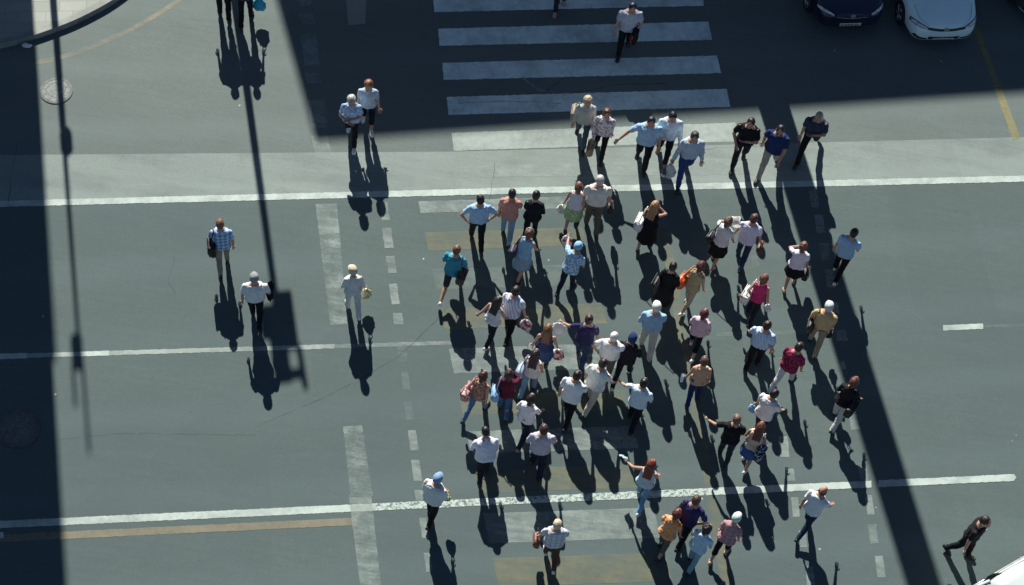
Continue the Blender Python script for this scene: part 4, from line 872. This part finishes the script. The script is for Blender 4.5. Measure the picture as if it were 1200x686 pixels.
    for s in (-1, 1):
        bm = bmesh.new(); tube(bm, [(s*.80, hl-1.22, .93), (s*.74, hl-1.6, 1.2), (s*.655, hl-2.0, 1.41)], .035, 8); from_bm('pillar', bm, pm, root, True)
        bm = bmesh.new(); tube(bm, [(s*.80, -.15, .95), (s*.75, -.15, 1.2), (s*.66, -.15, 1.43)], .035, 8); from_bm('pillar', bm, dark, root, True)
        bm = bmesh.new(); tube(bm, [(s*.79, -hl+.75, .95), (s*.61, -hl+.85, 1.41)], .07, 8); from_bm('pillar', bm, pm, root, True)
        bm = bmesh.new(); tube(bm, [(s*.835, hl-1.3, .955), (s*.80, -.2, .985), (s*.79, -hl+.7, .99)], .012, 6); from_bm('window_trim', bm, trim, root, True)
        bm = bmesh.new(); ell(bm, (s*.98, hl-1.45, 1.0), (.11, .06, .075), None, 2); tube(bm, [(s*.82, hl-1.45, .97), (s*.93, hl-1.45, .99)], .025, 6); from_bm('wing_mirror', bm, pm, root, True)
        for y in (hl-.83, -hl+.78):
            wr = empty('wheel', (s*.80, y, .31)); wr.parent = root
            bm = bmesh.new(); n = 28; pr = [(.19, -.10), (.29, -.10), (.31, -.06), (.31, .07), (.29, .10), (.20, .10)]
            rings(bm, [[Vector((s*x, q*math.cos(2*math.pi*i/n), q*math.sin(2*math.pi*i/n))) for i in range(n)] for q, x in pr]); from_bm('tyre', bm, simple('rubber', (.012, .012, .013), .85), wr, True)
            bm = bmesh.new()
            for j in range(5):
                a = j*2*math.pi/5; tube(bm, [(s*.105, .03*math.cos(a), .03*math.sin(a)), (s*.100, .19*math.cos(a), .19*math.sin(a))], .026, 6)
            tube(bm, [(s*.09, .20*math.cos(a_*math.pi/12), .20*math.sin(a_*math.pi/12)) for a_ in range(25)], .014, 6); from_bm('rim', bm, simple('alloy', (.45, .46, .47), .35, .6), wr, True)
    return root
def aim(px, py, ex, ey, dist):
    """ground point and heading so that the car's nose is at one pixel and its axis passes another"""
    a = at(px, py); b = at(ex, ey); d = (a-b); d.z = 0; d.normalize(); c = a-d*dist; return c, math.atan2(d.y, d.x)-math.pi/2
AX = (math.cos(R(103.2)), math.sin(R(103.2)))
def nose(px, py, z=.3, dv_=(-AX[0], -AX[1])):
    p = at(px, py, z); d = Vector((dv_[0], dv_[1], 0)); c = p-d*2.1; c.z = 0; return c, math.atan2(d.y, d.x)-math.pi/2
c, rz = nose(996, 30); build_car('parked_car', c, rz, carpaint('paint_navy', (.006, .014, .045)), 'dark navy blue car at the top edge with pale number plate', simple('trim_black', (.02, .02, .02), .4))
c, rz = nose(1105, 46); build_car('parked_car', c, rz, carpaint('paint_pale', (.70, .93, .95)), 'pale white car at the top edge right of the navy blue car', simple('trim_black', (.02, .02, .02), .4), lip=True)
c, rz = nose(1232, 16); build_car('parked_car', c, rz, carpaint('paint_graphite', (.05, .055, .06)), 'dark car whose bumper corner shows at the top right edge', simple('trim_black', (.02, .02, .02), .4), lip=True)
p0 = at(1144, 686, .95); p1 = at(1206, 649, .95); d = (p0-p1); d.z = 0; d.normalize(); nrm = Vector((d.y, -d.x, 0))
if (at(1180, 760)-at(1170, 670)).dot(nrm) < 0: nrm = -nrm
c = p0-d*.15+nrm*.80; c.z = 0
build_car('parked_car', c, math.atan2(d.y, d.x)-math.pi/2, carpaint('paint_white_car', (.56, .62, .60)), 'bright white car whose roof and window line cut the bottom right corner', chrome_ if 'chrome_' in globals() else simple('trim_bright', (.72, .74, .74), .25, .5))

# ------------------------------------------------------------------ what stands just beyond the frame and throws the long shadows
SH = Vector((-SUN.x, -SUN.y, 0)); SH.normalize(); TE = math.tan(SUN_EL)
def caster(px, py, h):   # where a point of height h stands whose shadow falls on that pixel
    p = at(px, py); return Vector((p.x, p.y, 0))-SH*(h/TE)
def building(name, outline, h, wm, label, setback=None, floors=5):
    root = empty(name, outline[0]); tag(root, label, 'building'); O = outline[0]
    bm = bmesh.new(); q = [p-O for p in outline]; rings(bm, [[p+Vector((0, 0, z)) for p in q] for z in (0, h)]); from_bm('wall', bm, wm, root)
    gl_ = simple('window_glass', (.03, .04, .05), .1, spec=.8); fr_ = simple('window_frame', (.5, .5, .48), .6)
    for e in range(len(q)):
        a, b = q[e], q[(e+1) % len(q)]; L_ = (b-a).length; dn = (b-a).normalized(); nn = Vector((dn.y, -dn.x, 0)); mid_ = sum(q, Vector())/len(q)
        if ((a+b)/2-mid_).dot(nn) < 0: nn = -nn
        if L_ < 4 or nn.y > .2: continue
        cnt = min(9, int(L_/3.2)); rt = math.atan2(dn.y, dn.x)
        for f_ in range(floors):
            for i in range(cnt):
                p = a+dn*(L_*(i+.5)/cnt)+Vector((0, 0, 1.6+f_*(h-1)/floors))
                bm = bmesh.new(); box(bm, p+nn*.03, (1.5, .10, 1.8), rt, .02); w_ = from_bm('window', bm, fr_, root)
                bm = bmesh.new(); box(bm, p+nn*.07, (1.3, .06, 1.6), rt); from_bm('pane', bm, gl_, w_)
    return root
stone = simple('tuff_stone', (.30, .25, .22), .85, var=.2, scale=.6, bump=.3); stone2 = simple('pale_stone', (.36, .34, .30), .85, var=.15, scale=.7, bump=.3)
HB = 17.0
A_ = caster(370, 167, HB); B_ = caster(620, 147, HB); C_ = caster(855, 127, HB); D_ = caster(1200, 106, HB); E_ = caster(1700, 76, HB)
gd = at(323, 0)-at(370, 168); gd.z = 0; gd.normalize()
building('stone_building', [A_, E_, E_+gd*16, A_+gd*16], HB, stone, 'stone building beyond the top of the frame that shades the zebra crossing')
# left block with a step in its upper storeys
h1 = 14.5
o1 = [caster(x, y, h1) for x, y in ((8, -110), (67, 421), (50, 442), (82, 735), (-330, 735), (-330, -110))]
building('corner_building', o1, h1, stone2, 'pale corner building beyond the frame that shades the left edge of the road', floors=4)
# broad round mast
mp = caster(906, 122, 3.2); HM_ = 17.5
root = empty('floodlight_mast', mp); tag(root, 'thick round mast beyond the top edge casting the broad shadow band on the right', 'mast')
bm = bmesh.new(); tube(bm, [(0, 0, 0), (0, 0, .3), (0, 0, .31), (0, 0, HM_*.5), (0, 0, HM_)], [.50, .50, .37, .365, .36], 28); from_bm('shaft', bm, simple('mast_paint', (.35, .36, .36), .5), root, True)
bm = bmesh.new(); box(bm, (0, 0, HM_+.4), (2.6, .3, .7), 0, .04); from_bm('lamp_bank', bm, simple('mast_head', (.3, .3, .3), .5), root)
# street lamp at the left: thick lower shaft, collar, thin upper shaft, twin rods
b0 = caster(95, 440, 11.6)
def hz(px, py): v_ = at(px, py); return (Vector((v_.x, v_.y, 0))-b0).length*TE
root = empty('street_lamp', b0); tag(root, 'tall street lamp beyond the top edge whose thin shadow crosses the left lanes', 'street lamp')
lm = simple('lamp_post_paint', (.20, .22, .22), .5)
z1, z2, z3, z4, z5, z6 = hz(66, 152), hz(70, 182), hz(92, 395), hz(95, 432), hz(97, 478), hz(103, 530)
bm = bmesh.new(); tube(bm, [(0, 0, 0), (0, 0, z1)], [.085, .075], 16); from_bm('lower_shaft', bm, lm, root, True)
bm = bmesh.new(); tube(bm, [(.05, 0, z1), (.05, 0, z1+.1), (.05, 0, z2-.1), (.03, 0, z2)], [.09, .135, .135, .07], 14); from_bm('collar', bm, lm, root, True)
bm = bmesh.new(); tube(bm, [(0, 0, z2), (0, 0, z3)], [.055, .042], 12); from_bm('upper_shaft', bm, lm, root, True)
bm = bmesh.new(); box(bm, (-.05, 0, (z3+z4)/2), (.22, .18, z4-z3), 0, .04); from_bm('lamp_head', bm, lm, root)
for x, z in ((-.16, z5), (.05, z6)):
    bm = bmesh.new(); tube(bm, [(x, 0, z4-.05), (x, 0, z)], .034, 8); from_bm('rod', bm, lm, root, True)
# traffic signal mast in the middle
b0 = caster(314, 285, 7.6)
root = empty('traffic_signal', b0, math.atan2(SH.y, SH.x)+math.pi/2); tag(root, 'tall traffic signal mast beyond the top edge whose boxy shadow falls beside the stout man', 'traffic light')
y1, y2, y3, y4, y5 = hz(331, 342), hz(338, 380), hz(342, 410), hz(345, 440), hz(350, 456)
bm = bmesh.new(); tube(bm, [(0, 0, 0), (0, 0, y2)], [.10, .075], 14); from_bm('pole', bm, lm, root, True)
dk = simple('signal_housing', (.02, .022, .022), .5)
ya, yb = hz(330, 360), hz(334, 392)
bm = bmesh.new(); box(bm, (.13, 0, (y1+y3)/2), (.44, .10, y3-y1), 0, .03); from_bm('sign_panel', bm, dk, root)
bm = bmesh.new(); box(bm, (-.16, .0, (ya+yb)/2), (.46, .25, yb-ya), 0, .05); from_bm('signal_head', bm, dk, root)
bm = bmesh.new(); box(bm, (-.06, .0, (yb+y4)/2+.08), (.36, .20, y4-yb), 0, .05); from_bm('signal_head', bm, dk, root)
bm = bmesh.new(); tube(bm, [(.34, 0, y3-.05), (.36, 0, y5)], .06, 8); from_bm('rod', bm, dk, root)
bm = bmesh.new(); box(bm, (.18, .0, y4-.02), (.34, .12, .16), 0, .03); from_bm('bracket', bm, dk, root)
